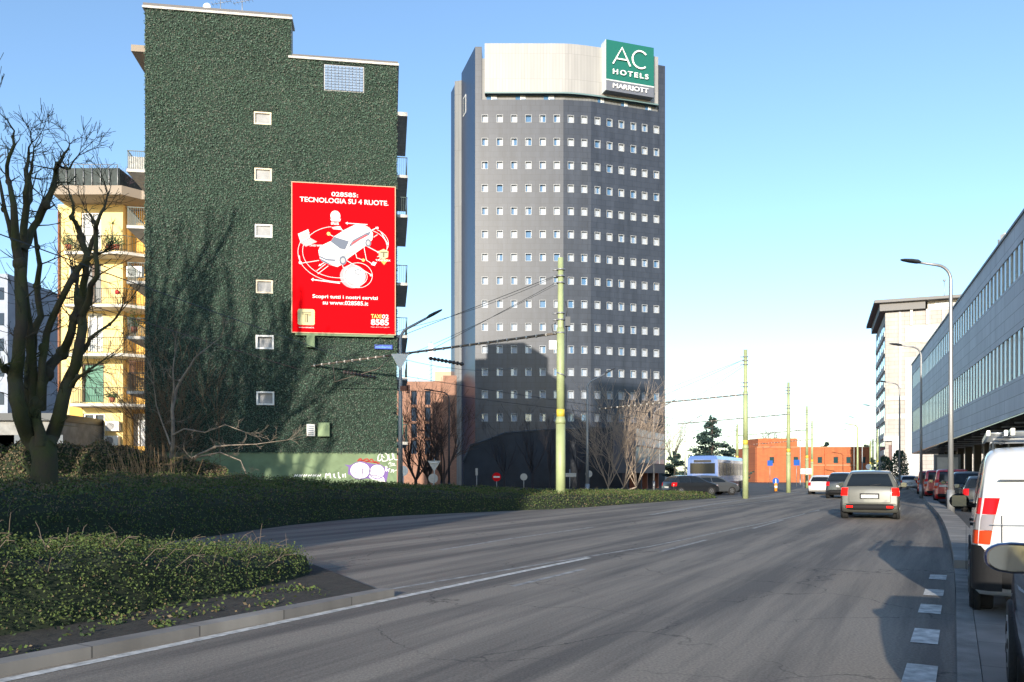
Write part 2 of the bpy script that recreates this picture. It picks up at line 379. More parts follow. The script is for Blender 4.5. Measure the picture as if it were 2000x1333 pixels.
for _ in range(170):
  i = random.randrange(1, 38); f = random.random()**.7; a = Vector(bA[i]); b = Vector(bB[i]); q0 = a.lerp(b, f*.95); rr0 = random.uniform(.04,.28)
  for _ in range(int(random.uniform(8,60))):
    q = q0 + Vector((random.gauss(0,rr0), random.gauss(0,rr0)))
    gc.leaf(Vector((q.x, q.y, .062+random.random()**2*rr0*.5)), .045, random.choice((0,0,2,1,3)), Vector((0,0,.4)))
tag(gc.build('ground_cover', M_leaf), 'sparse leafy ground cover and litter on the median bed', 'ground cover', kind='stuff')
FA = smooth_line([(-16,1),(-11.9,8),(-9.4,13.3),(-8.0,17.3),(-6.0,28),(-.8,33.6),(2.6,36.4),(6.3,42.5),(12.2,51.5),(13.5,53.5)])
FB = polyline_offset(FA, 5.5)
def hp(u, s):
    h = 1.42 if s < .45 else (1.42 - .75*(s-.45)/.3 if s < .75 else .67-.3*(s-.75)/.25)
    return h*(min(1, (u*7)**.5)*.68 + .32*u) + .03
hedge('wide_hedge', 'wide green hedge bank in front of the ivy covered wall', FA, FB, hp, 120000, .036, 0, .08,
      lambda q: .10 + .35*max(0, hash2(q.x*.6+2, q.y*.5)-.55) + (.25 if q.x < -9 and q.z > 1.2 else 0), twigs=900)
# brown bramble hedge behind the bare tree
FA2 = [(-27,33),(-20,35),(-15.5,36.5),(-13,37.5)]; FB2 = polyline_offset(FA2, 2.2)
hedge('bramble_hedge', 'brown leafless bramble hedge below the yellow flats', FA2, FB2,
      lambda u, s: (2.55 - .9*max(0, s-.62)/.38)*min(1, (u*6)**.5)*min(1, ((1-u)*7)**.5)+.1, 34000, .05, 0, .7,
      lambda q: .62 + .2*hash2(q.x, q.z*2), twigs=500)

# ------------------------------------------------------------------ trees
M_bark = mat('mossy_bark', (.055,.042,.03), .95, col2=(.05,.058,.018), vs=1.6, bump=.9, bs=18)
M_bark2 = mat('pale_bark', (.22,.18,.14), .95, var=.3, vs=4, bump=.5, bs=30)
M_bark3 = mat('dark_bark', (.06,.05,.042), .95, var=.3, vs=4)
def grow(mb, p, d, L, r, lvl, spread, up, seg=4, kidsn=3, n=5, minr=.004):
    pts = [p.copy()]; rs = [r]; q = p.copy(); dd = d.normalized()
    for i in range(seg):
        dd = (dd + Vector((random.gauss(0,.13), random.gauss(0,.13), random.gauss(0,.10)+up))).normalized()
        q = q + dd*L/seg; pts.append(q.copy()); rs.append(max(minr, r*(1-.62*(i+1)/seg)))
    mb.tube(pts, rs, n if r > .03 else 4, 0, False)
    if lvl <= 0: return
    for k in range(kidsn):
        i = random.randint(max(1, seg//2-1), seg); b = pts[i]; dir0 = (pts[i]-pts[i-1]).normalized()
        a = dir0.orthogonal().normalized(); a.rotate(Matrix.Rotation(random.uniform(0,6.28), 3, dir0))
        grow(mb, b, dir0 + a*spread*random.uniform(.5,1.2), L*random.uniform(.5,.78), max(minr, rs[i]*random.uniform(.5,.75)), lvl-1, spread, up, max(3, seg-1), kidsn, n, minr)
def bare_tree(name, label, x, y, h, r, trunk_frac=.3, spread=.6, up=.05, lvl=4, kn=4, bark=None, group=None, seed=1, lean=(0,0), minr=.006, cat='tree'):
    random.seed(seed); root = thing(name, label, cat, (x, y, 0), group=group)
    t = MB(); th = h*trunk_frac
    t.tube([(0,0,-.1),(lean[0]*.3,lean[1]*.3,th*.5),(lean[0],lean[1],th)], [r*1.25,r,r*.85], 10, 0, False); t.build('trunk', bark or M_bark3, root)
    c = MB(); top = Vector((lean[0],lean[1],th))
    for k in range(kn+1):
        a = 6.28*k/(kn+1)+random.uniform(-.4,.4); d = Vector((math.cos(a)*spread, math.sin(a)*spread, 1))
        grow(c, top-Vector((0,0,th*.1*random.random())), d, (h-th)*.55, r*.6, lvl-1, spread, up, 5, kn-1, 6, minr)
    c.build('crown', bark or M_bark3, root); return root
def px_tree(name, label, limbs, trunk, Y0, bark, twig_n=3, seed=4):
    """limbs: px outlines of the photographed limbs, given real depths round Y0"""
    random.seed(seed); root = thing(name, label, 'tree', tuple(Vector((P(*trunk[0][:2], Y0).x, Y0, 0))))
    o = Vector(root.location); t = MB()
    t.tube([P(x, y, Y0)-o for x, y, r in trunk], [r/F*Y0 for x, y, r in trunk], 12, 0, False); t.build('trunk', bark, root)
    c = MB()
    for li, limb in enumerate(limbs):
        dz = limb[0]; pts = limb[1]; n = len(pts); P3 = []; rs = []
        for i, (x, y, r) in enumerate(pts):
            Yd = Y0 + dz*min(1, i/3.0 if i < 3 else 1) + .25*math.sin(i*1.9+li); P3.append(P(x, y, Yd)-o); rs.append(r*.76/F*Yd)
        # finer curve with small wobble
        pp, rr = [], []
        for i in range(n-1):
            for f in (0, .5): pp.append(P3[i].lerp(P3[i+1], f) + (Vector((random.gauss(0,.02),random.gauss(0,.02),0)) if f else Vector())); rr.append(rs[i]*(1-f)+rs[i+1]*f)
        pp.append(P3[-1]); rr.append(rs[-1]); c.tube(pp, rr, 8, 0, False)
        for i in range(2, len(pp)):
            for _ in range(twig_n):
                if random.random() < .42:
                    d0 = (pp[i]-pp[i-1]).normalized(); a = Vector((random.gauss(0,1), random.gauss(0,.7), random.gauss(.15,.5))).normalized()
                    ln = random.uniform(.25, .85)*(1 if rr[i] > .05 else .7)
                    grow(c, pp[i], d0*.35+a, ln, min(rr[i]*.45, .02), 2 if random.random() < .55 else 1, .8, .06, 4, 3, 4, .005)
        for i in range(3, len(pp), 3):
            if .02 < rr[i] < .16 and random.random() < .6: c.blob(pp[i]+Vector((random.gauss(0,.3)*rr[i],0,0)), rr[i]*1.45, (1,1,1.2), 5)
        tip = pp[-1]; d0 = (pp[-1]-pp[-2]).normalized()
        for _ in range(3): grow(c, tip, d0+Vector((random.gauss(0,.3),random.gauss(0,.3),0)), .7, max(.008, rr[-1]*.8), 2, .6, .06, 4, 3, 4, .005)
    c.build('crown', bark, root); return root
trunk = [(86,990,30),(86,935,25),(88,900,23),(83,868,24),(81,852,18)]
limbs = [
 (-.6, [(76,880,20),(57,858,20),(40,815,19),(32,780,19),(29,740,18),(36,700,15),(42,635,14),(39,550,13),(31,481,11),(27,402,8),(20,366,6),(14,344,5),(18,306,4.5),(28,283,4),(28,256,2),(14,234,1.6),(0,222,1)]),
 (-.9, [(29,740,12),(16,725,8),(2,716,6),(-14,690,5),(-25,640,4)]),
 (.3, [(31,481,7),(18,440,6),(4,380,4),(-8,330,3)]),
 (.5, [(70,850,13),(56,800,13),(58,743,13),(62,690,11),(64,652,10),(80,618,8),(72,560,7),(78,517,6),(68,450,4),(80,400,2.5)]),
 (-.3, [(80,872,15),(70,820,13),(66,760,12),(56,640,11),(44,540,10),(47,488,10),(52,402,8),(54,357,6),(51,330,5),(56,300,3),(62,279,1.5)]),
 (.6, [(52,402,6),(60,380,5),(57,345,4.5),(62,320,3),(66,290,1.6)]),
 (.2, [(92,872,20),(103,850,18),(116,812,17),(124,775,16),(136,740,15),(148,715,14),(158,660,12),(160,620,12),(162,560,9),(167,510,8),(162,480,8),(153,447,7),(140,425,5),(143,398,3),(134,372,1.6)]),
 (-.5, [(160,615,9),(176,575,8),(190,540,6.5),(187,500,6),(188,450,5.5),(190,436,5),(204,405,3),(210,380,1.5)]),
 (.8, [(167,505,6),(180,470,5),(189,443,4),(178,420,2.5)]),
 (.4, [(80,800,13),(82,750,12),(100,712,12),(122,690,11),(140,648,10),(152,600,8),(150,560,5)]),
 (-.2, [(81,760,9),(82,709,9),(91,652,8.5),(112,601,8),(134,557,8),(150,530,7),(172,505,5),(196,495,3)]),
 (.3, [(45,490,9),(60,455,9),(76,430,8),(90,400,7.5),(100,375,7),(109,340,6),(113,322,5),(126,300,3),(136,282,1.5)]),
 (-.4, [(113,322,3.5),(122,328,3),(136,330,2.5),(152,305,1.4)]),
 (-.7, [(140,755,7),(150,740,5),(160,733,4),(175,722,3),(200,705,2)]),
 (.5, [(160,690,6),(172,672,5),(190,650,4),(214,634,3),(232,612,2)]),
]
px_tree('bare_tree', 'mossy bare tree forking low above the hedge at left', limbs, trunk, 20, M_bark, 2)
random.seed(11)
# ------------------------------------------------------------------ shared building materials
M_white = mat('white_render', (.72,.70,.66), .7, var=.06, vs=2)
M_slab = mat('concrete_trim', (.5,.48,.44), .75, var=.15, vs=3)
M_glassd = mat('dark_glass', (.02,.035,.06), .12, spec=.35)
M_glassb = mat('sky_glass', (.06,.14,.26), .05, spec=1.0, coat=1)
M_curt = mat('white_curtain', (.50,.50,.50), .5, var=.08, vs=6)
M_frame = mat('window_frame', (.75,.74,.7), .45)
M_metal = mat('galvanised_metal', (.33,.34,.35), .5, metal=.6)
M_dmetal = mat('dark_metal', (.05,.055,.06), .45, metal=.4)
M_rail = mat('painted_railing', (.04,.07,.06), .5)
M_black = mat('black_rubber', (.02,.02,.02), .6)

# ------------------------------------------------------------------ ivy covered apartment block
WL = Vector((-19.7,44.0,0)); WR = Vector((-6.47,46.0,0))
wu = (WR-WL).normalized(); wn = Vector((wu.y,-wu.x,0)); WW = (WR-WL).length
W = Plane(WL, wu, wn); back = -wn
def wall_uv(px, py, c=0):
    """wall coordinates of a picture point"""
    k = (px-1000)/F; o = WL + wn*c
    s = (k*o.y - o.x)/(wu.x - k*wu.y); q = o + wu*s
    return s, CH + (HZ-py)/F*q.y
bld = thing('ivy_apartment_building', 'tall apartment block with its end wall covered in artificial ivy', 'building', tuple(WL))
def PB(mb, name, m, parent=bld): return mb.build(name, m, parent, Matrix.Translation(-Vector(bld.location)))
zt1 = wall_uv(420, 33)[1]-.4; ust = wall_uv(568, 100)[0]; zt2 = wall_uv(670, 118)[1]-.15
zt1 = CH+(HZ-30)/F*44.6
mb = MB(); D = 30
def foot(a0, a1, z0, z1, d0=.12, d1=D, mi=0): W.slab(mb, a0, z0, a1, z1, -d1, -d0, mi)
foot(0, ust-.005, 0, zt1, .12, 1.0); foot(0, ust-.005, 0, zt2-.3, 1.001, D); foot(ust, WW, 0, zt2); foot(1.0, ust+.49, zt2-.29, 28.2, 10, 22); foot(ust+.5, WW-.02, zt2+.3, 28.1, 8, 14); foot(ust+.5, WW-.02, zt2+.3, 30.2, 14.01, 22)  # raised rear roof blocks are out of sight, added to shade the tower
PB(mb, 'wall', mat('grey_render', (.33,.33,.33), .8, var=.12, vs=2))
# base band
M_green = mat('green_painted_plaster', (.17,.235,.13), .85, var=.14, vs=1.2)
zb = wall_uv(530, 884)[1]
mb = MB(); W.slab(mb, 0, 0, WW, zb, -.119, 0); PB(mb, 'base_band', M_green)
# ivy cladding with openings
wins = []
for (x0, y0, x1, y1) in ((495,217,530,245),(496,327,531,355),(497,437,532,465),(499,546,533,574),(500,655,535,683),(501,765,536,792)):
    a0, b1 = wall_uv(x0, y0); a1, b0 = wall_uv(x1, y1); wins.append((a0, b0, a1, b1))
gb = (*wall_uv(632, 177), *wall_uv(711, 115)); gb = (gb[0], gb[1], gb[2], zt2-.12)
holes = wins + [gb]
us = sorted({0, ust, WW} | {h[0] for h in holes} | {h[2] for h in holes})
zs = sorted({zb, zt2, zt1} | {h[1] for h in holes} | {h[3] for h in holes})
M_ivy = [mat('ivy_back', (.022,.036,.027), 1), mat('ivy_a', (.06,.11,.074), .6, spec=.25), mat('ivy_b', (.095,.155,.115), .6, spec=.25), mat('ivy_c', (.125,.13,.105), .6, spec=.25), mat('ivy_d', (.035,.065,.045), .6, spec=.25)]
mb = MB()
for i in range(len(us)-1):
    for k in range(len(zs)-1):
        ca, cb = (us[i]+us[i+1])/2, (zs[k]+zs[k+1])/2
        if ca > ust and cb > zt2: continue
        if any(h[0] < ca < h[2] and h[1] < cb < h[3] for h in holes): continue
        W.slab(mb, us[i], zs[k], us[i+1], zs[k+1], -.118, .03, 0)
random.seed(3)
def inhole(a, b): return any(h[0]-.03 < a < h[2]+.03 and h[1]-.03 < b < h[3]+.03 for h in holes)
nl = 0
while nl < 115000:
    a = random.uniform(-.04, WW+.04); b = random.uniform(zb-.05, zt1)
    if (a > ust+.04 and b > zt2) or inhole(a, b): continue
    # the mats are square panels whose leaves repeat in slightly different density
    pa = math.sin(int(a/1.0)*12.9+int(b/1.0)*7.3)*.5+.5
    if random.random() < .25*pa: continue
    r = random.random(); patch = hash2(a*.7, b*.6); r = min(.999, max(0, r + .28*(pa-.5) + .22*(patch-.5)))
    mi = 1 if r < .38 else 2 if r < .38+.2+.1*patch else 3 if r < .8 else 4
    W_p = W.p(a, b, random.uniform(.03, .10+.04*patch)); mb.leaf(W_p, .074+.015*pa, mi, wn*.9); nl += 1
PB(mb, 'ivy_cladding', M_ivy)
# roof caps
mb = MB()
W.slab(mb, -.12, zt1, ust+.1, zt1+.12, -1.1, .16); PB(mb, 'roof_cap', M_slab)
mb = MB(); W.slab(mb, -.1, zt1+.121, ust+.06, zt1+.30, -1.05, .08); PB(mb, 'roof_cap', mat('roof_edge', (.13,.12,.12), .7))
mb = MB(); W.slab(mb, ust-.12, zt2, WW+.12, zt2+.12, -D, .16); PB(mb, 'roof_cap', M_slab)
mb = MB(); W.slab(mb, ust+.07, zt2+.121, WW+.07, zt2+.26, -D, .08); PB(mb, 'roof_cap', MATS['roof_edge'])
# windows
M_warm = mat('pale_wood_frame', (.62,.52,.38), .5)
M_dim = mat('dim_room_glass', (.10,.10,.10), .12, col2=(.22,.19,.16), vs=3)
for k, (a0, b0, a1, b1) in enumerate(wins):
    fr_ = MB(); t = .09
    for (p, q, r, s) in ((a0,b0,a1,b0+t),(a0,b1-t,a1,b1),(a0,b0+t,a0+t,b1-t),(a1-t,b0+t,a1,b1-t)): W.slab(fr_, p, q, r, s, -.3, -.02 if k < 4 else .09)
    wf = PB(fr_, 'window', M_warm if k in (0,1,3) else M_frame)
    g = MB(); W.slab(g, a0+t, b0+t, a1-t, b1-t, -.3, -.2); PB(g, 'pane', M_dim, wf)
    sh = MB()
    if k in (0, 1):
        for s in range(9):
            a = a0+t+.03+(a1-a0-2*t-.06)*s/9; W.slab(sh, a, b0+t, a+.055, b1-t, -.199, -.17 - .01*(s % 2))
    elif k == 3: W.slab(sh, a0+t, (b0+b1)/2, a1-t, b1-t, -.199, -.17)
    elif k == 2: W.slab(sh, (a0+a1)/2-.02, b0+t, (a0+a1)/2+.03, b1-t, -.199, -.16)
    else: W.slab(sh, a0+t, b0+t, a1-t, b0+t+.12, -.199, -.17)
    PB(sh, 'curtain', mat('faded_blind', (.27,.24,.24), .8, var=.2, vs=6) if k != 3 else M_warm, wf)
a0, b0, a1, b1 = gb
mb = MB(); W.slab(mb, a0, b0, a1, b1, -.2, -.03, 0)
M_gbf = mat('block_mortar', (.42,.42,.42), .7)
M_gb = mat('glass_block', (.20,.27,.38), .12, var=.12, vs=5, spec=.8)
nx, nz = 11, 9
for i in range(nx):
    for k in range(nz):
        p = a0+.05+(a1-a0-.1)*i/nx; q = b0+.05+(b1-b0-.1)*k/nz; W.slab(mb, p+.015, q+.015, p+(a1-a0-.1)/nx-.015, q+(b1-b0-.1)/nz-.015, -.029, .03, 1)
PB(mb, 'glass_block_window', [M_gbf, M_gb])
# balconies and eaves on the two side fronts
def balcony(front, side, z, depth, width, m_slab, rail=True, parent=bld, off=0, items=True):
    """side +1 right, -1 left; juts out of the side front, running back from the wall"""
    b = MB(); e = WW if side > 0 else 0; e1 = e + side*depth
    W.slab(b, min(e,e1), z, max(e,e1), z+.16, -off-width, -off); s = PB(b, 'balcony', m_slab, parent)
    r = MB(); x = e1 - side*.04
    W.slab(r, min(x,e), z+1.12, max(x,e), z+1.16, -off-.04, -off); W.slab(r, x-.02, z+1.12, x+.02, z+1.16, -off-width, -off)
    n = int(depth/.11)
    for i in range(n): a = e + side*(.06+i*.11); W.slab(r, a-.009, z+.16, a+.009, z+1.12, -off-.03, -off-.01)
    for i in range(int(width/.12)): W.slab(r, x-.009, z+.16, x+.009, z+1.12, -off-.05-i*.12, -off-.03-i*.12)
    PB(r, 'railing', M_rail, s); return s
for py in (324,435,544,653,761):
    z = wall_uv(262, py+4)[1]; balcony(1, -1, z-.1, 1.05, 5, M_slab, off=.35)
M_sc = mat('balcony_screen', (.45,.44,.42), .7, var=.3, vs=8)
z = wall_uv(262, 328)[1]
mb = MB(); W.slab(mb, -.98, z+.1, -.05, z+.75, -.45, -.42); PB(mb, 'balcony_screen', M_sc)
for py, hh in ((225,.12),(340,1),(418,1),(552,1),(655,1),(738,1),(865,1)):
    z = wall_uv(782, py)[1]
    if py == 225:
        mb = MB(); W.slab(mb, WW, z, WW+.6, z+.22, -6, -.1); PB(mb, 'eave', M_slab)
    else: balcony(1, 1, z-.1, .62, 6, M_slab, off=.3)
mb = MB(); ze = wall_uv(270, 90)[1]; W.slab(mb, -.75, ze-.25, -.02, ze+.1, -7, -.1); W.slab(mb, -.35, ze-6.3, -.02, ze-.26, -5, -3.2); PB(mb, 'eave', mat('brown_soffit', (.26,.21,.16), .7))
for py in (860,):
    z = wall_uv(782, py)[1]; mb = MB(); W.slab(mb, WW+.01, z+.3, WW+.35, z+1.4, -3, -.2); PB(mb, 'shutter', mat('green_shutter', (.03,.12,.07), .5))
# antennas on the roof
for px, h, k in ((425,.95,0),(468,1.15,1)):
    a = wall_uv(px, 30)[0]; r = thing('roof_antenna', ('thin rooftop aerial, the left one of two on the ivy block' if k == 0 else 'rooftop aerial with long side rods, right one of two'), 'antenna', tuple(W.p(a, zt1+.3, -.8)), group='aerials on the ivy block roof')
    mb = MB(); mb.tube([(0,0,0),(0,0,h)], .025, 6); mb.build('mast', M_metal, r)
    mb = MB(); mb.tube([(-.5,0,h*.75),(.6,0,h*.95)], .014, 5)
    for i in range(6): x = -.45+i*.2; mb.tube([(x,-.2,h*.76+(x+.5)*.18),(x,.2,h*.76+(x+.5)*.18)], .01, 4)
    mb.tube([(0,0,h*.4),(-.5,0,h*.15)], .01, 4)
    mb.build('boom', M_metal, r)
r = thing('satellite_dish', 'small white dish on the roof edge of the ivy block', 'satellite dish', tuple(W.p(wall_uv(400,30)[0], zt1+.3, -.6)))
mb = MB(); mb.tube([(0,0,0),(0,0,.35)], .02, 6); mb.build('mast', M_metal, r)
mb = MB(); mb.blob((0,-.05,.38), .22, (1,.25,1), 8); mb.build('reflector', M_frame, r)
r = thing('roof_plant', 'small dark roof garden plants beside the roof step', 'plant', tuple(W.p(wall_uv(612,100)[0], zt2+.26, -1.5)))
mb = MB()
for _ in range(500): mb.leaf(Vector((random.gauss(0,.5), random.gauss(0,.2), abs(random.gauss(0,.16)))), .09, 0)
mb.build('foliage', mat('dark_leaf', (.03,.05,.04), .7), r)

# ------------------------------------------------------------------ billboard
b00 = wall_uv(569, 652, .3); b10 = wall_uv(773, 654, .3); b01 = wall_uv(568, 356, .3); b11 = wall_uv(772, 364, .3)
ba0, ba1 = b00[0], b10[0]; bb0, bb1 = (b00[1]+b10[1])/2, (b01[1]+b11[1])/2
bo = W.p(ba0, bb0, .3); B = Plane((0,0,0), wu, wn); bw, bh = ba1-ba0, bb1-bb0
bb = thing('billboard', 'large red taxi advertising billboard on the ivy covered wall', 'billboard', tuple(bo))
M_red = mat('red_vinyl', (.72,.002,.006), .8, var=.02, vs=1, spec=.04); M_pw = mat('print_white', (.72,.71,.70), .7, spec=.1); M_pp = mat('print_pink', (.9,.28,.30), .5)
M_pg = mat('print_grey', (.15,.17,.22), .7, spec=.1); M_py = mat('print_yellow', (.85,.62,.12), .5); M_pc = mat('print_cream', (.62,.55,.30), .7, spec=.1); M_pk = mat('print_olive', (.12,.10,.04), .5)
M_pl = mat('print_pale_grey', (.40,.39,.40), .7, spec=.1); M_pr = mat('print_red', (.55,.02,.03), .5); M_po = mat('print_orange', (.9,.35,.05), .5)
mb = MB(); B.slab(mb, .04, .04, bw-.04, bh-.04, -.16, 0); mb.build('panel', M_red, bb)
mb = MB()
for (p,q,r_,s) in ((0,0,bw,.05),(0,bh-.05,bw,bh),(0,.05,.05,bh-.05),(bw-.05,.05,bw,bh-.05)): B.slab(mb, p,q,r_,s, -.18, .03)
mb.build('frame', mat('board_frame', (.45,.30,.18), .5), bb)
def cx(x): return (x-30)/803*bw
def cy(y, x=430): return (1222-y + 30*(x-30)/803*max(0,(1222-y)/1157) - (0))/1157*bh
def cp(*pts): return [(cx(x), cy(y, x)) for x, y in pts]
mb = MB(); PR = [M_pw, M_pp, M_pg, M_py, M_pc, M_pk, M_pl, M_pr, M_po]
def btext(t, x0, x1, y, h, mi=0, c=.006, off=.02): B.text(mb, t, (cx(x0)+cx(x1))/2, cy(y, (x0+x1)/2), cx(x1)-cx(x0), h/1157*bh, c, mi, off)
btext('028585:', 335, 540, 160, 34); btext('TECNOLOGIA SU 4 RUOTE.', 94, 775, 210, 38)
btext('Scopri tutti i nostri servizi', 190, 692, 944, 36); btext('su www.028585.it', 268, 618, 985, 32)
btext('TAXI', 640, 720, 1081, 32, 3); btext('02', 726, 777, 1081, 32); btext('8585', 639, 778, 1125, 46, 0, off=.03); btext('Ogni giorno migliori', 639, 781, 1163, 9, 0, off=0)
btext('www.tntaxi.it', 86, 202, 1178, 10, 0)
# pink glow print under the lower figure
for r_, mi_, c_ in ((150, 7, .001), ):
    pass
B.ellipse(mb, cx(500), cy(780), cx(600)-cx(500), cy(690)-cy(780), 0, .0015, 1)
B.ellipse(mb, cx(520), cy(775), cx(595)-cx(520), cy(710)-cy(775), 0, .0025, 0)
lw = .028
for (x, y, ra, rb, t0, t1, w_) in ((380,600,265,195,100,320,lw),(380,610,300,215,135,300,lw),(560,545,205,135,-50,95,lw),(600,520,175,120,-60,60,lw),(540,770,110,95,0,360,lw),(540,780,70,62,-90,120,lw)):
    B.ellipse(mb, cx(x), cy(y), cx(x+ra)-cx(x), cy(y-rb)-cy(y), w_, .003, 0, t0, t1)
def arrow(p, q, wd=.07):
    a = Vector((cx(p[0]), cy(p[1], p[0]))); b = Vector((cx(q[0]), cy(q[1], q[0]))); d = (b-a).normalized(); n = Vector((-d.y, d.x))
    B.ribbon(mb, [a, b-d*.12], wd*.6, .004, 0); B.poly(mb, [tuple(b-d*.14+n*wd), tuple(b-d*.14-n*wd), tuple(b)][::-1], .004, 0)
arrow((400,835),(178,810), .1); arrow((612,385),(440,376), .08); arrow((716,437),(775,540), .08); arrow((280,680),(235,708)); arrow((640,430),(695,402)); arrow((600,545),(710,600))
for pts in ([(98,690),(240,665)],[(230,768),(310,705)],[(222,745),(290,690)],[(585,555),(604,655),(660,690)],[(415,680),(425,715),(500,745)],[(520,605),(530,640),(580,655)],[(440,655),(640,765)],[(320,465),(350,480)],[(400,425),(430,435)],[(660,480),(690,460)],[(90,630),(98,690)]):
    B.ribbon(mb, cp(*pts), .035, .005, 0)
for x, y, r_, mi_ in ((98,690,12,0),(313,463,14,3),(580,653,12,3),(690,402,9,0),(640,766,9,0)): B.ellipse(mb, cx(x), cy(y), cx(x+r_)-cx(x), cx(x+r_)-cx(x), 0, .006, mi_, n=14)
# the white estate car of the advert
B.poly(mb, cp((235,590),(250,555),(330,515),(355,480),(440,425),(530,380),(580,382),(630,410),(655,450),(650,500),(610,540),(560,575),(470,640),(420,690),(380,712),(300,690),(245,650)), .008, 0)
B.poly(mb, cp((400,690),(440,640),(560,570),(600,545),(560,560),(460,600),(395,640)), .0095, 6)
B.poly(mb, cp((328,518),(355,482),(470,515),(440,580),(400,572)), .011, 2)
B.poly(mb, cp((475,540),(500,505),(600,450),(640,435),(625,465),(560,500),(470,562)), .011, 2)
B.poly(mb, cp((500,520),(600,462),(615,467),(550,500),(485,545)), .0115, 7)
B.poly(mb, cp((240,628),(300,652),(375,655),(360,668),(300,665),(245,642)), .011, 2)
B.poly(mb, cp((250,650),(300,675),(345,700),(300,690),(255,668)), .011, 2)
B.poly(mb, cp((560,382),(580,383),(628,412),(620,430),(600,415)), .011, 6)
for x, y, rx, ry in ((423,662,28,34),(618,520,23,30)):
    B.ellipse(mb, cx(x), cy(y), cx(x+rx)-cx(x), cy(y-ry)-cy(y), 0, .012, 2); B.ellipse(mb, cx(x), cy(y), (cx(x+rx)-cx(x))*.6, (cy(y-ry)-cy(y))*.6, 0, .013, 6)
B.ellipse(mb, cx(430), cy(475), .12, .07, 0, .012, 6)
# laptop
B.poly(mb, cp((80,465),(158,428),(172,492),(100,530)), .008, 0); B.poly(mb, cp((100,532),(174,494),(226,523),(140,562)), .008, 6); B.poly(mb, cp((92,472),(152,442),(163,488),(104,520)), .009, 6)
btext('TAXI WEB', 165, 268, 552, 16, 0, .01, .03)
# pale figure block, cube, smaller globe
B.ellipse(mb, cx(365), cy(325), cx(403)-cx(365), cy(285)-cy(325), 0, .008, 0); B.poly(mb, cp((325,345),(408,345),(400,365),(335,365)), .008, 0); btext('IRIS', 332, 392, 382, 20, 0, .01, .03)
B.poly(mb, cp((335,410),(400,400),(420,428),(350,425)), .008, 0)
B.poly(mb, cp((700,585),(738,568),(775,585),(772,630),(735,648),(700,630)), .008, 4)
B.poly(mb, cp((712,588),(770,588),(770,598),(745,598),(745,632),(733,632),(733,598),(712,598)), .01, 5)
B.poly(mb, cp((705,650),(775,645),(760,668),(742,690),(722,668)), .007, 8); btext('TAXI BOX', 675, 792, 655, 14, 0, .011, .03)
B.poly(mb, cp((640,690),(655,665),(685,672),(668,698)), .008, 0)
B.ellipse(mb, cx(540), cy(745), .17, .13, .05, .01, 2, 20, 320); btext('FOIX', 500, 556, 858, 18, 0, .011, .03)
# round cornered badge
bx0, bx1, by0, by1 = cx(78), cx(207), cy(1160,140), cy(1038,140); rr_ = .1; pts = []
for (x, y, a) in ((bx1-rr_,by0+rr_,-90),(bx1-rr_,by1-rr_,0),(bx0+rr_,by1-rr_,90),(bx0+rr_,by0+rr_,180)):
    for k in range(6): t = R(a+k*18); pts.append((x+rr_*math.cos(t), y+rr_*math.sin(t)))
B.poly(mb, pts, .006, 4)
for (x0,y0,x1,y1) in ((108,1061,180,1067),(108,1073,126,1080),(131,1073,180,1080),(131,1080,138,1140),(145,1080,157,1140),(160,1086,180,1092)):
    B.poly(mb, cp((x0,y1),(x1,y1),(x1,y0),(x0,y0)), .009, 5)
mb.build('printed_artwork', PR, bb)
# bracket under the board
mb = MB(); a, b_ = wall_uv(608, 668); W.slab(mb, ba0+.2, bb0-.12, ba1-.1, bb0-.01, .1, .3)
W.slab(mb, a-.22, b_-.35, a+.22, bb0-.13, .1, .4); mb.build('mounting_rail', M_green, bb, Matrix.Translation(-bo))
# small blue sign
sa, sb = wall_uv(749, 678, .2); r = thing('small_blue_sign', 'small blue agency name sign on the ivy under the billboard', 'sign', tuple(W.p(sa, sb, .2)))
mb = MB(); B.slab(mb, -.49, -.12, .49, .12, -.1, 0); mb.build('panel', mat('sign_blue', (.01,.05,.35), .5), r)
mb = MB(); B.text(mb, 'mediamiz', 0, 0, .86, .13, .006, 0, .02); mb.build('lettering', mat('sign_light_blue', (.12,.32,.75), .5), r)
# meter boxes
for (x0,y0,x1,y1,m_,nm,lb) in ((599,829,615,852,0,'louvred_vent_box','white louvred box on the ivy wall left of green box'),(621,826,644,853,1,'meter_box','square green metal cabinet fixed on the ivy wall')):
    p0 = wall_uv(x0, y1, .2); p1 = wall_uv(x1, y0, .2); o_ = W.p(p0[0], p0[1], .03); wd, ht = p1[0]-p0[0], p1[1]-p0[1]
    r = thing(nm, lb, 'box', tuple(o_)); mb = MB(); B.slab(mb, 0, 0, wd, ht, 0, .30 if m_ else .16); mb.build('casing', MATS['green_painted_plaster'] if m_ else M_frame, r)
    mb = MB()
    if m_: B.slab(mb, .04, .04, wd-.04, ht-.04, .301, .315); B.slab(mb, .1, ht*.62, .3, ht*.68, .316, .33)
    else:
        for i in range(5): B.slab(mb, .07, .08+i*(ht-.14)/5, wd-.07, .05+(i+1)*(ht-.14)/5-.03, .161, .175)
    mb.build('door' if m_ else 'louvres', mat('cabinet_green', (.19,.27,.13), .5) if m_ else mat('blue_grey_louvre', (.10,.14,.22), .5), r)
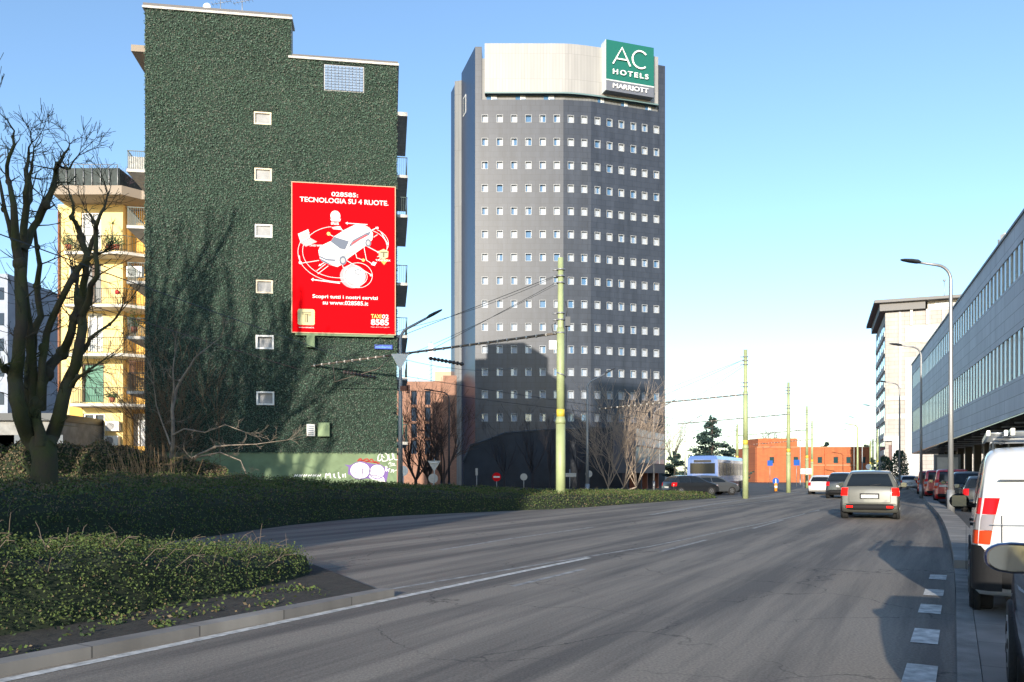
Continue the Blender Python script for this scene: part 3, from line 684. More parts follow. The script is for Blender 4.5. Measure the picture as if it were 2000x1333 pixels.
# graffiti on the base band
gz = .006; M_gw = mat('spray_white', (.78,.78,.76), .7, var=.15, vs=5); M_gp = mat('spray_purple', (.16,.09,.30), .7); M_gr = mat('spray_red', (.35,.03,.02), .7)
mb = MB(); GM = [M_gw, M_gp, M_gr]
def gp(x, y): return wall_uv(270 + x*.265, 640 + y*.265)
def gl(pts, wd, mi, c=gz, closed=False): W.ribbon(mb, smooth_line([gp(*p) for p in pts] + ([gp(*pts[0])] if closed else []), 2), wd, c, mi)
def gf(pts, mi, c=gz): W.poly(mb, [gp(*p) for p in pts][::-1], c, mi)
def circ(x, y, rx, ry, n=16, t0=0, t1=360): return [(x+rx*math.cos(R(t0+(t1-t0)*k/n)), y+ry*math.sin(R(t0+(t1-t0)*k/n))) for k in range(n+(t1-t0 < 360))]
gf([(1550,1030),(1520,1010),(1560,1015),(1600,1000),(1640,985),(1700,1000),(1780,1015),(1850,1040),(1830,1130),(1760,1120),(1600,1105),(1545,1080)], 1, .004)
gf(circ(1635,1055,72,60), 0, .007); gf(circ(1760,1062,55,50), 0, .008); gf([(1700,1100),(1720,1060),(1790,1080),(1830,1140),(1790,1138),(1720,1118)], 0, .009)
gl(circ(1635,1055,76,64), .05, 1, .011, True); gl(circ(1762,1062,58,54), .05, 1, .012, True)
gl([(1650,1010),(1655,1105)], .035, 1, .013); gl([(1620,1050),(1690,1048)], .03, 1, .013); gl([(1590,1080),(1610,1060)], .03, 1, .013); gl([(1750,1040),(1775,1060),(1755,1080)], .03, 1, .013)
gl([(1710,1100),(1740,1085),(1800,1110),(1832,1142)], .04, 1, .013)
for k, sgl in enumerate(([(1615,985),(1640,962),(1650,985)],[(1655,980),(1690,965),(1700,985),(1675,992)],[(1700,985),(1720,966),(1735,990)],[(1738,998),(1748,985),(1770,1005)],[(1625,978),(1780,1000)])): gl(sgl, .07, 2, .014)
gl([(1765,975),(1770,940),(1795,925),(1800,950),(1785,985),(1765,978)], .045, 0); gl([(1800,985),(1790,930),(1815,918),(1845,950),(1835,985),(1800,985)], .045, 0)
gl([(1850,980),(1845,915),(1875,905),(1870,940),(1885,965),(1850,980)], .045, 0); gl([(1905,910),(1880,915),(1885,975),(1910,975)], .045, 0); gl([(1800,950),(1815,960)], .04, 0)
gl([(1845,1010),(1855,990),(1865,1000),(1858,1010)], .03, 0); gl([(1868,1012),(1876,998),(1880,1012)], .03, 0); gl([(1885,1000),(1882,1015),(1890,1003)], .03, 0); gl([(1850,1022),(1900,1015)], .025, 0)
gl([(1825,1060),(1822,1020),(1838,1028),(1826,1040),(1842,1052),(1826,1060)], .04, 0); gl([(1846,1065),(1848,1035),(1858,1045)], .04, 0); gl([(1862,1070),(1870,1040),(1872,1065),(1882,1040),(1880,1070)], .04, 0); gl([(1885,1060),(1905,1050)], .03, 0)
random.seed(5)
for x0 in range(1150, 1345, 34): gl([(x0, 1100), (x0+8, 1078+random.uniform(-6,6)), (x0+16, 1100), (x0+26, 1082)], .05, 0)
for lt in ([(1380,1110),(1384,1068),(1398,1095),(1412,1066),(1418,1110)],[(1436,1085),(1448,1078),(1440,1100),(1456,1108)],[(1475,1068),(1478,1108),(1492,1108)],[(1508,1080),(1509,1105)],[(1525,1076),(1528,1106)]): gl(lt, .06, 0)
PB(mb, 'graffiti', GM)
mb = MB()
# ------------------------------------------------------------------ helpers for fronts
def plane_uv(PL, base, px, py):
    """coordinates on plane PL (local origin at world point base)"""
    o = base + PL.o; k = (px-1000)/F
    s = (k*o.y - o.x)/(PL.u.x - k*PL.u.y); q = o + PL.u*s
    return s, CH + (HZ-py)/F*q.y - base.z
def facade(mb, PL, U0, U1, z0, z1, rows, depth, mi=0, c0=0):
    z = z0
    for a, b, cols in sorted(rows, key=lambda r: r[0]):
        PL.slab(mb, U0, z, U1, a, c0-depth, c0, mi); u = U0
        for p, q in sorted(cols): PL.slab(mb, u, a, p, b, c0-depth, c0, mi); u = q
        PL.slab(mb, u, a, U1, b, c0-depth, c0, mi); z = b
    PL.slab(mb, U0, z, U1, z1, c0-depth, c0, mi)

# ------------------------------------------------------------------ dark hotel tower
TB = Vector((-4.95, 110, 0))
tower = thing('hotel_tower', 'tall charcoal tiled hotel tower with rows of small square windows', 'building', tuple(TB))
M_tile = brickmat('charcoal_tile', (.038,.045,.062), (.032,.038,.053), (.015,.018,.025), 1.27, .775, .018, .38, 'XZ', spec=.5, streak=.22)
M_tile_shade = brickmat('charcoal_tile_shaded', (.012,.022,.055), (.011,.020,.05), (.010,.015,.03), 1.27, .775, .018, .3, 'YZ', spec=.5, streak=.2)  # darker, bluer copy of the front tile; side shade put into its colour
M_grey = brickmat('pale_grey_cladding', (.15,.155,.16), (.135,.14,.145), (.08,.08,.08), .45, 8, .02, .45, 'XZ', off=0, streak=.12)
M_crown = brickmat('white_metal_cladding', (.31,.305,.30), (.285,.28,.275), (.20,.195,.19), .42, 3.4, .016, .42, 'XZ', off=0, streak=.07)
fA = Plane((0,0,0), (1,0,0), (0,-1,0)); LA = 11.85
fB = Plane((LA,0,0), (.992,.125,0), (.125,-.992,0)); LB = 3.76
pB = fB.p(LB, 0); fC = Plane(pB, (.9497,.3133,0), (.3133,-.9497,0)); LC = 11.24
pC = fC.p(LC, 0)
fD = Plane((0,0,0), (-.30,.954,0), (-.954,-.30,0)); LD = 7.6
dE = fD.p(LD, 0)
rowpx = [232,277.5,323,368,412.5,458,503,548.5,594,639,683,727,771,816]
colA = [947,976,1004,1032,1060,1087.5]; colB = [1115,1141]; colC = [1167,1190.5,1213.5,1237,1259,1282]
zr = [CH+(HZ-p)/F*110 for p in rowpx]; HT = CH+(HZ-195)/F*110; TOPZ = 59.0
mb = MB(); wl = []
for PL, LL_, cols in ((fA, LA, colA), (fB, LB, colB), (fC, LC, colC)):
    rows = []
    for k, z in enumerate(zr):
        cs = []
        for c in cols:
            u = plane_uv(PL, TB, c, 500)[0]; wd = .42
            cs.append((u-wd, u+wd)); wl.append((PL, u-wd, z-.52, u+wd, z+.52, k))
        rows.append((z-.52, z+.52, cs))
    facade(mb, PL, 0, LL_, 0, HT, rows, .45)
mb.build('wall', M_tile, tower)
mb = MB()
core = [(.1,.46),(LA,.46),(pB.x-.1,pB.y+.5),(pC.x-.1,pC.y+.6),(pC.x-3,pC.y+14),(dE.x+.5,dE.y+12),(dE.x+.4,dE.y)]
mb.prism(core, 0, HT-.05); mb.build('core', mat('core_dark', (.03,.032,.036), .8), tower)
# windows: 100 of their own, the rest in one
wl.sort(key=lambda t: t[5])
def win(mb, PL, a, b, c, d, rnd):
    t = .045
    for (p,q,r,s) in ((a,b,c,b+t),(a,d-t,c,d),(a,b+t,a+t,d-t),(c-t,b+t,c,d-t)): PL.slab(mb, p,q,r,s, -.42, .02, 0)
    PL.slab(mb, a+t, b+t, c-t, d-t, -.42, -.34, 1)
    k = rnd.random(); w_ = c-a-2*t
    if k < .55: f0, f1 = .05+.3*rnd.random(), 1
    elif k < .8: f0, f1 = .45, 1
    elif k < .9: f0, f1 = 0, .5
    else: return
    PL.slab(mb, a+t+w_*f0, b+t, a+t+w_*f1, d-t, -.339, -.33, 2)
rnd = random.Random(4); rest = MB(); TW = [mat('steel_frame', (.40,.41,.42), .4), M_glassb, mat('hotel_curtain', (.31,.35,.41), .6, var=.12, vs=4)]
for i, (PL, a, b, c, d, k) in enumerate(wl):
    if i < 100: m1 = MB(); win(m1, PL, a, b, c, d, rnd); m1.build('window', TW, tower)
    else: win(rest, PL, a, b, c, d, rnd)
tag(rest.build('window', TW, tower), kind='stuff')
# side and rear wings
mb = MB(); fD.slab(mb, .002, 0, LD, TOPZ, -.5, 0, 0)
mb.build('side_wall', M_tile_shade, tower)
u0, z0 = plane_uv(fD, TB, 907, 210); mb = MB()
fD.slab(mb, u0-.9, z0-1.1, u0+.7, z0+1.5, .001, .03); mb.build('side_window', [M_frame], tower)
mb = MB(); fD.slab(mb, u0-.75, z0-.95, u0+.55, z0+1.35, .031, .04); mb.build('side_window', [M_glassd], tower)
mb = MB(); e2 = dE + Vector((-1.0,.35,0)); mb.prism([(dE.x,dE.y+.01),(e2.x,e2.y),(e2.x+2,e2.y+8),(dE.x+3,dE.y+8)], 0, TOPZ-1.0); mb.build('recessed_grey_wall', M_grey, tower)
mb = MB(); mb.prism([(e2.x,e2.y+.5),(e2.x-.75,e2.y+3),(e2.x+.4,e2.y+9),(e2.x+3,e2.y+9)], 0, TOPZ-1.2); mb.build('rear_wing', M_tile_shade, tower)
u_w = plane_uv(fA, TB, 941, 100)[0]
mb = MB(); fA.slab(mb, .003, HT+.001, u_w, TOPZ, -4, 0); mb.build('parapet_wall', M_tile, tower)
u_r0 = plane_uv(fC, TB, 1286, 100)[0]; zc = CH+(HZ-126)/F*113.5
mb = MB(); fC.slab(mb, u_r0, HT+.001, LC, zc, -5, 0); mb.build('parapet_wall', M_tile, tower)
# top storey, set back, pale grey
mb = MB(); zt_ = CH+(HZ-176)/F*110
fA.slab(mb, u_w+.01, HT, LA, TOPZ-1.5, -1.3, -.16); fB.slab(mb, 0, HT, LB, TOPZ-1.5, -1.3, -.16); fC.slab(mb, 0, HT, u_r0-.02, TOPZ-2.2, -1.3, -.16)
mb.build('top_storey', M_grey, tower)
for PL, px0, px1 in ((fA,950,971),(fA,1007,1027),(fA,1062,1083),(fC,1168,1181),(fC,1214,1227),(fC,1261,1273)):
    a, _ = plane_uv(PL, TB, px0, 180); b, _ = plane_uv(PL, TB, px1, 180); m1 = MB()
    PL.slab(m1, a, HT+.02, b, HT+1.35, -.159, -.10, 1); PL.slab(m1, (a+b)/2-.05, HT+.02, (a+b)/2+.05, HT+1.35, -.099, -.06, 0)
    PL.slab(m1, a+(b-a)*.55, HT+.1, b-.05, HT+1.2, -.099, -.09, 2); m1.build('window', [M_frame, M_glassb, M_curt], tower)
# curved white crown
def crown_curve(n=26):
    pts = [(plane_uv(fA, TB, 947, 100)[0], -.6), (LA-1.5, -.6), (LA+.6, -.57), (pB.x-.2, pB.y-.45)]
    q = fC.p(LC*.5, 0, .6); pts.append((q.x, q.y)); q = fC.p(u_r0-.35, 0, .6); pts.append((q.x, q.y)); return smooth_line(pts, 3)
cc = crown_curve(); zb0 = CH+(HZ-177)/F*109; zt0 = CH+(HZ-82)/F*109
mb = MB(); inn = polyline_offset(cc, .6); n = len(cc)
vs = [(*p, zb0) for p in cc] + [(*p, zt0) for p in cc] + [(*p, zt0) for p in inn] + [(*p, zb0) for p in inn]
mb.add(vs, [(k*n+i, k*n+i+1, ((k+1) % 4)*n+i+1, ((k+1) % 4)*n+i) for i in range(n-1) for k in range(4)] + [(0,n,2*n,3*n),(n-1,4*n-1,3*n-1,2*n-1)], 0)
mb.build('crown_panel', M_crown, tower)
mb = MB(); o1 = polyline_offset(cc, -.06); kerb(mb, [tuple(p) for p in polyline_offset(cc,.65)], o1, zb0-.22, zb0-.02); mb.build('crown_edge', mat('teal_grey_edge', (.12,.19,.2), .5), tower)
# rooftop sign
s0 = plane_uv(fC, TB+Vector((.5,-1.6,0)), 1184, 130)[0]; so_ = TB + Vector((.5,-1.6,0)) + fC.p(s0, 0)
sg = thing('hotel_sign', 'green and grey square rooftop hotel sign with white letters', 'sign', tuple(so_ + Vector((0,0,0))))
SP = Plane((0,0,0), fC.u, fC.n); base = Vector(so_)
sw = plane_uv(SP, base, 1277, 130)[0]; zt = plane_uv(SP, base, 1184, 77)[1]; zb_ = plane_uv(SP, base, 1184, 176)[1]; zm = plane_uv(SP, base, 1184, 156)[1]
mb = MB(); SP.slab(mb, 0, zm+.12, sw, zt, -1.5, 0); mb.build('panel', mat('sign_green', (.012,.125,.095), .35), sg)
mb = MB(); SP.slab(mb, 0, zb_, sw, zm-.05, -1.5, 0); mb.build('lower_panel', mat('sign_grey', (.13,.14,.17), .4), sg)
mb = MB(); SP.slab(mb, -.03, zm-.05, sw+.03, zm+.119, -1.5, .05); SP.slab(mb, -.08, zb_, -.01, zt, -1.5, -.02); mb.build('trim', mat('sign_trim', (.5,.55,.55), .4), sg)
hgt = zt-zm
def sign_letters(name, t, cx_, cy_, w_, h_, off=0, sp=1):
    m1 = MB(); vs, fs = text_mesh(t, w_, h_, off, spacing=sp)
    for c in (.22, .12): m1.add([SP.p(cx_+v.x, cy_+v.y, c) for v in vs], fs)
    m1.build(name, mat('letter_white', (.85,.85,.85), .4), sg)
# AC drawn as thin round strokes, like the sign
mb = MB(); ca_ = zm+.12+hgt*.60
def stroke(pts, wd): 
    for c in (.12, .2): SP.ribbon(mb, pts, wd, c)
L_ = sw*.13; stroke([(L_, ca_-hgt*.21), (L_+sw*.19, ca_+hgt*.225), (L_+sw*.36, ca_-hgt*.21)], .2); stroke([(L_+sw*.08, ca_-hgt*.07), (L_+sw*.30, ca_-hgt*.07)], .17)
cxx = sw*.70; cr = hgt*.215
stroke([(cxx+cr*math.cos(R(t)), ca_+cr*math.sin(R(t))) for t in range(42, 322, 10)], .2)
mb.build('letters_large', mat('letter_white', (.85,.85,.85), .4), sg)
sign_letters('letters_small', 'HOTELS', sw*.5, zm+.12+hgt*.20, sw*.74, hgt*.125, .012, 1.35)
sign_letters('letters_lower', 'MARRIOTT', sw*.5, (zm+zb_)/2, sw*.74, (zm-zb_)*.44, 0)

# dark podium in front of the tower foot
pod = thing('hotel_podium', 'low dark sloping podium at the foot of the hotel tower', 'building', (0, 96, 0))
pl = [(905,905),(918,872),(960,858),(985,848),(1060,842),(1150,838),(1238,836)]
mb = MB(); n = len(pl)
top = [P(x, y, 96)-Vector((0,96,0)) for x, y in pl]
vs = [(p.x,0,0) for p in top] + [tuple(p) for p in top] + [(p.x,8,p.z) for p in top] + [(p.x,8,0) for p in top]
mb.add(vs, [(k*n+i, k*n+i+1, ((k+1) % 4)*n+i+1, ((k+1) % 4)*n+i) for i in range(n-1) for k in range(4)] + [(0,n,2*n,3*n),(n-1,4*n-1,3*n-1,2*n-1)])
mb.build('wall', mat('podium_stone', (.016,.02,.028), .6, var=.3, vs=.6), pod)
mb = MB(); 
for i in range(n-1): mb.tube([top[i]+Vector((0,-.1,.12)), top[i+1]+Vector((0,-.1,.12))], .10, 5)
mb.build('coping', mat('podium_coping', (.07,.08,.09), .6), pod)
for k in range(0):
    x0 = top[2].x + 1.9*k + .4; m1 = MB(); m1.box((x0, -.06, .6), (x0+1.35, -.01, 3.1)); m1.build('window', M_glassd, pod)
# glass fronted pavilion
pv = P(1240, 0, 80); pv.z = 0; pe = P(1298, 0, 93); pe.z = 0
pav = thing('glass_pavilion', 'raised pavilion of pale glass panels beside the tower foot', 'building', tuple(pv))
VP_ = Plane((0,0,0), pe-pv, Vector(((pe-pv).y, -(pe-pv).x, 0))); Lp = (pe-pv).length
zt = CH+(HZ-835)/F*80; zb_ = CH+(HZ-924)/F*80
mb = MB(); VP_.slab(mb, 0, zb_+.9, Lp, zt, -2.2, 0); VP_.slab(mb, 0, zb_, Lp, zb_+.899, -2.2, .05); mb.build('wall', mat('pavilion_grey', (.10,.105,.125), .5), pav)
ncol = 5
for i in range(ncol):
    a = .25+(Lp-.5)*i/ncol
    for (q0, q1, m_) in ((zb_+1.0, zb_+(zt-zb_)*.58, 0), (zb_+(zt-zb_)*.62, zt-.9, 1), (zt-.8, zt-.1, 1)):
        m1 = MB(); VP_.slab(m1, a+.1, q0, a+(Lp-.5)/ncol-.15, q1, .001, .06); m1.build('window', mat('frosted_pane', (.55,.58,.6), .3) if m_ else mat('pale_pane', (.5,.56,.55), .12), pav)
for i in range(6):
    a = -.2+Lp*i/5; m1 = MB(); VP_.slab(m1, a, 0, a+.45, zb_, -1.2, -.7); m1.build('column', mat('rust_column', (.30,.10,.05), .7) if i % 2 else mat('dark_column', (.08,.06,.06), .7), pav)

# ------------------------------------------------------------------ yellow flats
YB = P(113, 0, 52); YB.z = 0
M_yw = mat('yellow_plaster', (.86,.65,.28), .85, var=.07, vs=1.5); M_or = mat('orange_plaster', (.70,.42,.10), .85, var=.07, vs=1.5)
yel = thing('yellow_apartment_building', 'yellow plastered flats with balconies left of the ivy building', 'building', tuple(YB))
Y1 = Plane((0,0,0), (1,0,0), (0,-1,0)); x2 = P(240,0,52).x - YB.x; x3 = P(300,0,52).x - YB.x
zy = lambda py, Y=52: CH+(HZ-py)/F*Y
uy = lambda px, Y=52: (px-1000)/F*Y - YB.x
zroof = zy(400)
doors = [(158,415,197,487,'fr'),(163,515,198,592,'dk'),(170,612,200,687,'fr'),(160,710,203,786,'gr'),(162,808,204,880,'gl')]
rows = []
for (a,b,c,d,k) in doors: rows.append((zy(d), zy(b), [(uy(a), uy(c))]))
mb = MB(); facade(mb, Y1, 0, x2, 0, zroof, rows, .35); Y1.slab(mb, 0, 0, x2, zroof, -9, -.6); mb.build('wall', M_yw, yel)
Y2 = Plane((x2, 1.2, 0), (1,0,0), (0,-1,0)); 
mb = MB(); facade(mb, Y2, .01, x3-x2, 0, zroof-.02, [(zy(872,53.2), zy(808,53.2), [(uy(254,53.2)-x2, uy(285,53.2)-x2)])], .35); Y2.slab(mb, .01, 0, x3-x2, zroof-.02, -8, -.4); mb.build('recessed_wall', M_or, yel)
M_gsh = mat('green_shutter_paint', (.03,.17,.11), .5)
for (a,b,c,d,k) in doors:
    m1 = MB(); u0,u1,z0,z1 = uy(a),uy(c),zy(d),zy(b); t = .09
    for (p,q,r,s) in ((u0,z0,u0+t,z1),(u1-t,z0,u1,z1),(u0+t,z1-t,u1-t,z1),((u0+u1)/2-.07,z0,(u0+u1)/2+.07,z1-t)):
        if k == 'gr' and p > u0+.2 and r < u1-.2: continue
        Y1.slab(m1, p,q,r,s, -.3, -.1)
    wf = m1.build('french_window', M_frame if k in ('fr','gl') else mat('brown_frame', (.10,.06,.04), .6), yel)
    m1 = MB(); Y1.slab(m1, u0+t, z0, u1-t, z1-t, -.3, -.22); m1.build('pane' if k != 'gr' else 'shutter', {'fr': mat('curtained_glass', (.32,.36,.42), .15, col2=(.6,.6,.6), vs=2.5), 'dk': mat('grey_shutter', (.12,.13,.14), .5), 'gl': M_glassd, 'gr': M_gsh}[k], wf)
m1 = MB(); u0,u1 = uy(254,53.2)-x2, uy(285,53.2)-x2; Y2.slab(m1, u0, zy(872,53.2), u1, zy(808,53.2), -.3, -.25, 1)
for u in (u0, (u0+u1)/2-.04, u1-.08): Y2.slab(m1, u, zy(872,53.2), u+.08, zy(808,53.2), -.249, -.1, 0)
m1.build('french_window', [M_frame, MATS['curtained_glass']], yel)
for (px, py) in ((143,531),(143,628)):
    m1 = MB(); Y1.slab(m1, uy(px-6), zy(py+13), uy(px+6), zy(py-10), .002, .05, 0); Y1.slab(m1, uy(px-4.5), zy(py+11.5), uy(px+4.5), zy(py-8.5), .051, .06, 1); m1.build('window', [M_frame, M_glassd], yel)
# recessed orange corner at ground floor and downpipe
m1 = MB(); Y1.slab(m1, uy(136), .0, uy(161), zy(795), .001, .03); m1.build('orange_wall_panel', M_or, yel)
m1 = MB(); m1.tube([(.12,-.12,0),(.12,-.12,zroof-.5)], .06, 6); m1.build('downpipe', mat('copper_pipe', (.25,.10,.05), .6), yel)
def rail(mb, p0, p1, z, h=1.0, gap=.14, r=.012):
    p0, p1 = Vector(p0), Vector(p1); n = int((p1-p0).length/gap)
    mb.tube([p0+Vector((0,0,z+h)), p1+Vector((0,0,z+h))], .022, 5); mb.tube([p0+Vector((0,0,z+.1)), p1+Vector((0,0,z+.1))], .015, 4)
    for i in range(n+1): q = p0.lerp(p1, i/max(1,n)); mb.tube([q+Vector((0,0,z)), q+Vector((0,0,z+h))], r, 4, 0, False)
for i, py in enumerate((492,595,691,789)):
    z = zy(py, 50.8)-.0; a = uy(126 if i < 3 else 138, 50.8); b = uy(243, 50.8)
    m1 = MB(); m1.prism([(a,-.001),(a,-1.25),(b,-1.25),(b+.9,-.6),(uy(300),-.6),(uy(300),1.19),(x2+.001,1.19),(x2+.001,-.001)], z-.16, z+.02); s = m1.build('balcony', M_slab, yel)
    m1 = MB(); rail(m1, (a+.04,-1.2,0), (b,-1.2,0), z); rail(m1, (a+.04,-1.2,0), (a+.04,-.05,0), z); rail(m1, (b,-1.2,0), (b+.9,-.56,0), z); rail(m1, (b+.9,-.56,0), (uy(285),-.56,0), z)
    m1.build('railing', M_rail, s)
# roof slab and terrace screen
m1 = MB(); m1.prism([(uy(101,50),-1.9),(uy(236,50),-1.9),(uy(262,50),-1.0),(uy(300),-1.0),(uy(300),8),(-.9,8)], zroof, zroof+.55); m1.build('roof_slab', mat('brown_roof_slab', (.30,.25,.20), .8), yel)
m1 = MB(); zs_ = zroof+.56
Y1.slab(m1, uy(120,51), zs_, uy(236,51), zs_+1.25, 1.3, 1.36); m1.box((uy(236,51)+.01, -1.36, zs_), (uy(236,51)+.07, 3, zs_+1.25)); m1.box((uy(120,51)-.07,-1.36,zs_),(uy(120,51)-.01,3,zs_+1.25))
m1.build('terrace_screen', mat('dark_green_screen', (.022,.035,.035), .7, var=.35, vs=5), yel)
m1 = MB()
for i in range(8): u = uy(120,51)+ (uy(236,51)-uy(120,51))*i/7; m1.tube([(u,-1.42,zs_-.3),(u,-1.42,zs_+1.45)], .025, 5)
m1.tube([(uy(120,51),-1.42,zs_+1.45),(uy(236,51),-1.42,zs_+1.45)], .02, 5); m1.build('screen_posts', M_metal, yel)
m1 = MB(); m1.box((uy(108,51), -.9, zs_), (uy(119,51)-.1, .5, zs_+1.0)); m1.build('chimney', M_yw, yel)
def aircon(name, label, px, py, Y, w_=.85, h_=.6):
    p = P(px, py, Y); r = thing(name, label, 'air conditioner', tuple(p), group='outdoor air conditioners on the yellow flats'); m1 = MB(); m1.box((-w_/2,-.15,-h_/2),(w_/2,.15,h_/2)); m1.build('casing', M_frame, r)
    m1 = MB(); m1.tube([(-.12,-.152,0),(-.12,-.17,0)], h_*.40, 16); m1.build('fan_grille', mat('grille_grey', (.25,.25,.25), .5), r)
aircon('air_conditioner', 'white air conditioner, upper of two beside the ground floor door', 221, 833, 51.8)
aircon('air_conditioner', 'white air conditioner, lower of two beside the ground floor door', 220, 861, 51.8)
aircon('air_conditioner', 'white air conditioner on a balcony with a red dial, mid height by the ivy wall', 264, 532, 46)
def potted(name, label, px, py, Y, h, kind, potcol=(.35,.10,.05)):
    p = P(px, py, Y); r = thing(name, label, 'plant', tuple(p), group='potted plants on the balconies'); m1 = MB(); m1.tube([(0,0,0),(0,0,.3)], [.13,.19], 12); m1.build('pot', mat('terracotta', potcol, .8), r)
    m1 = MB()
    if kind == 'palm':
        m1.tube([(0,0,.3),(.03,0,h*.7)], .03, 5, 1)
        for k in range(22):
            a = k*2.4; e = random.uniform(-.2,1.1); d = Vector((math.cos(a)*math.cos(e), math.sin(a)*math.cos(e), math.sin(e)))
            q = Vector((.03,0,h*.7)); s_ = Vector((-d.y,d.x,0)).normalized()*.03; m1.face([q-s_, q+d*.5, q+s_], 0)
    else:
        for _ in range(260): m1.leaf(Vector((random.gauss(0,.22), random.gauss(0,.15), .3+abs(random.gauss(0, h*.4)))), .11, 0)
    m1.build('foliage', [mat('pot_leaf', (.06,.13,.04), .6), M_bark2], r)
zt4 = 490
potted('potted_palm', 'tall potted palm on the top balcony of the yellow flats', 219, 488, 51.2, 2.3, 'palm')
potted('potted_plant', 'big leafed potted plant beside the palm on the top balcony', 213, 488, 51.0, 1.0, 'b')
potted('potted_plant', 'potted shrub at the right end of the top yellow balcony', 228, 488, 51.0, .7, 'b')
potted('potted_plant', 'potted shrub at the left end of the top yellow balcony', 134, 488, 51.0, .8, 'b')
potted('potted_plant', 'dense climbing plant on the small balcony by the ivy wall', 262, 650, 45, 1.2, 'b')
potted('potted_plant', 'low flower pot on the balcony with the green shutter', 219, 786, 51.0, .35, 'b')
r = thing('terrace_shrubs', 'purple brown shrubs on the roof terrace of the yellow flats', 'plant', tuple(P(195, 352, 51.5)), group=None)
m1 = MB()
for cx_ in (-.9,.1,.8,1.5):
    for _ in range(8): grow(m1, Vector((cx_,0,-.8)), Vector((random.gauss(0,.5),random.gauss(0,.3),1)), 1.0, .014, 2, .7, 0, 3, 3, 4, .006)
m1.build('stems', mat('purple_twig', (.12,.08,.10), .9), r); m1 = MB()
for _ in range(700): m1.leaf(Vector((random.choice((-.9,.1,.8,1.5))+random.gauss(0,.3), random.gauss(0,.2), random.gauss(.05,.28))), .07, 0)
m1.build('foliage', mat('purple_leaf', (.10,.07,.10), .8), r)
r = thing('lattice_screen', 'brown wooden lattice screen on a balcony beside the ivy wall', 'screen', tuple(P(269, 757, 45)))
m1 = MB()
for i in range(13): m1.box((-.42, -.02, .05+i*.11), (.42, .0, .1+i*.11))
for i in range(7): m1.box((-.42+i*.13, .001, 0), (-.38+i*.13, .02, 1.5))
m1.build('slats', mat('lattice_brown', (.20,.09,.045), .7), r); m1 = MB(); m1.box((-.46,-.03,0),(-.421,.03,1.55)); m1.box((.421,-.03,0),(.46,.03,1.55)); m1.build('frame', MATS['lattice_brown'], r)
r = thing('paper_lantern', 'small red ornament hanging over a yellow balcony', 'ornament', tuple(P(229, 570, 51))); m1 = MB(); m1.tube([(0,0,.14),(0,0,0),(0,0,-.12),(0,0,-.18)], [.02,.16,.14,.03], 8, 0); m1.tube([(0,0,.14),(0,0,.6)], .006, 4); m1.build('shade', mat('ornament_red', (.6,.02,.02), .6), r)

# far left buildings
r = thing('blue_grey_building', 'pale blue grey block cut by the left picture edge', 'building', tuple(P(-40, 928, 70)+Vector((0,0,-1.5))))
bx = Vector(r.location); m1 = MB(); m1.box((-14,0,0),(P(15,0,70).x-bx.x, 20, zy(535,70))); m1.build('wall', mat('blue_grey_render', (.30,.34,.42), .8, var=.1, vs=1), r)
for py in (570,620,670,720,775):
    m1 = MB(); m1.box((P(-6,0,70).x-bx.x, -.05, zy(py+16,70)), (P(8,0,70).x-bx.x, -.01, zy(py-8,70))); m1.build('window', M_glassd, r)
r = thing('red_white_building', 'white and red striped block behind the bare tree', 'building', tuple(P(20, 928, 90)+Vector((0,0,-1.5))))
bx = Vector(r.location); X0, X1 = P(16,0,90).x-bx.x, P(62,0,90).x-bx.x; m1 = MB(); m1.box((X0,0,0),(X1,14,zy(560,90))); m1.build('wall', M_white, r)
for k in range(5):
    m1 = MB(); z = zy(600+k*48,90); m1.box((X0+.02,-.9,z),(X1+.3,-.01,z+.9)); m1.build('balcony', mat('balcony_red', (.5,.09,.05), .7), r)
    m1 = MB(); m1.box((X0+.7,-.06,z+1.1),(X1-1.2,-.005,z+2.3)); m1.build('window', M_glassd, r)
r = thing('low_garage', 'low grey garage with a dark flat roof behind the bare tree', 'building', tuple(P(-60, 928, 47)+Vector((0,0,-1.5))))
bx = Vector(r.location); m1 = MB(); m1.box((-3,0,0),(P(112,0,47).x-bx.x,6,zy(822,47))); m1.build('wall', mat('garage_grey', (.26,.26,.25), .85, var=.2, vs=2), r)
m1 = MB(); m1.box((-3,-.3,zy(822,47)+.002),(P(114,0,47).x-bx.x,6.2,zy(808,47))); m1.build('roof', M_dmetal, r)
for px in (5,30,100): m1 = MB(); x = P(px,0,47).x-bx.x; m1.box((x-.9,-.05,.2),(x+.7,-.005,zy(850,47))); m1.build('garage_door', mat('garage_door', (.11,.13,.15), .6), r)
# wire fence left
r = thing('wire_fence', 'thin wire mesh fence in front of the grey garage', 'fence', tuple(P(-60, 928, 40)+Vector((0,0,-1.5)))); m1 = MB(); m2 = MB(); L = P(40,0,40).x-P(-60,0,40).x
for i in range(int(L/.12)): m1.tube([(i*.12,0,0),(i*.12,0,2.6)], .006, 4, 0, False)
for i in range(14): m1.tube([(0,0,i*.2),(L,0,i*.2)], .006, 4, 0, False)
m1.build('mesh_panel', M_metal, r)
for i in range(2): m2 = MB(); m2.tube([(i*L,0,0),(i*L,0,2.7)], .04, 6); m2.build('post', M_metal, r)

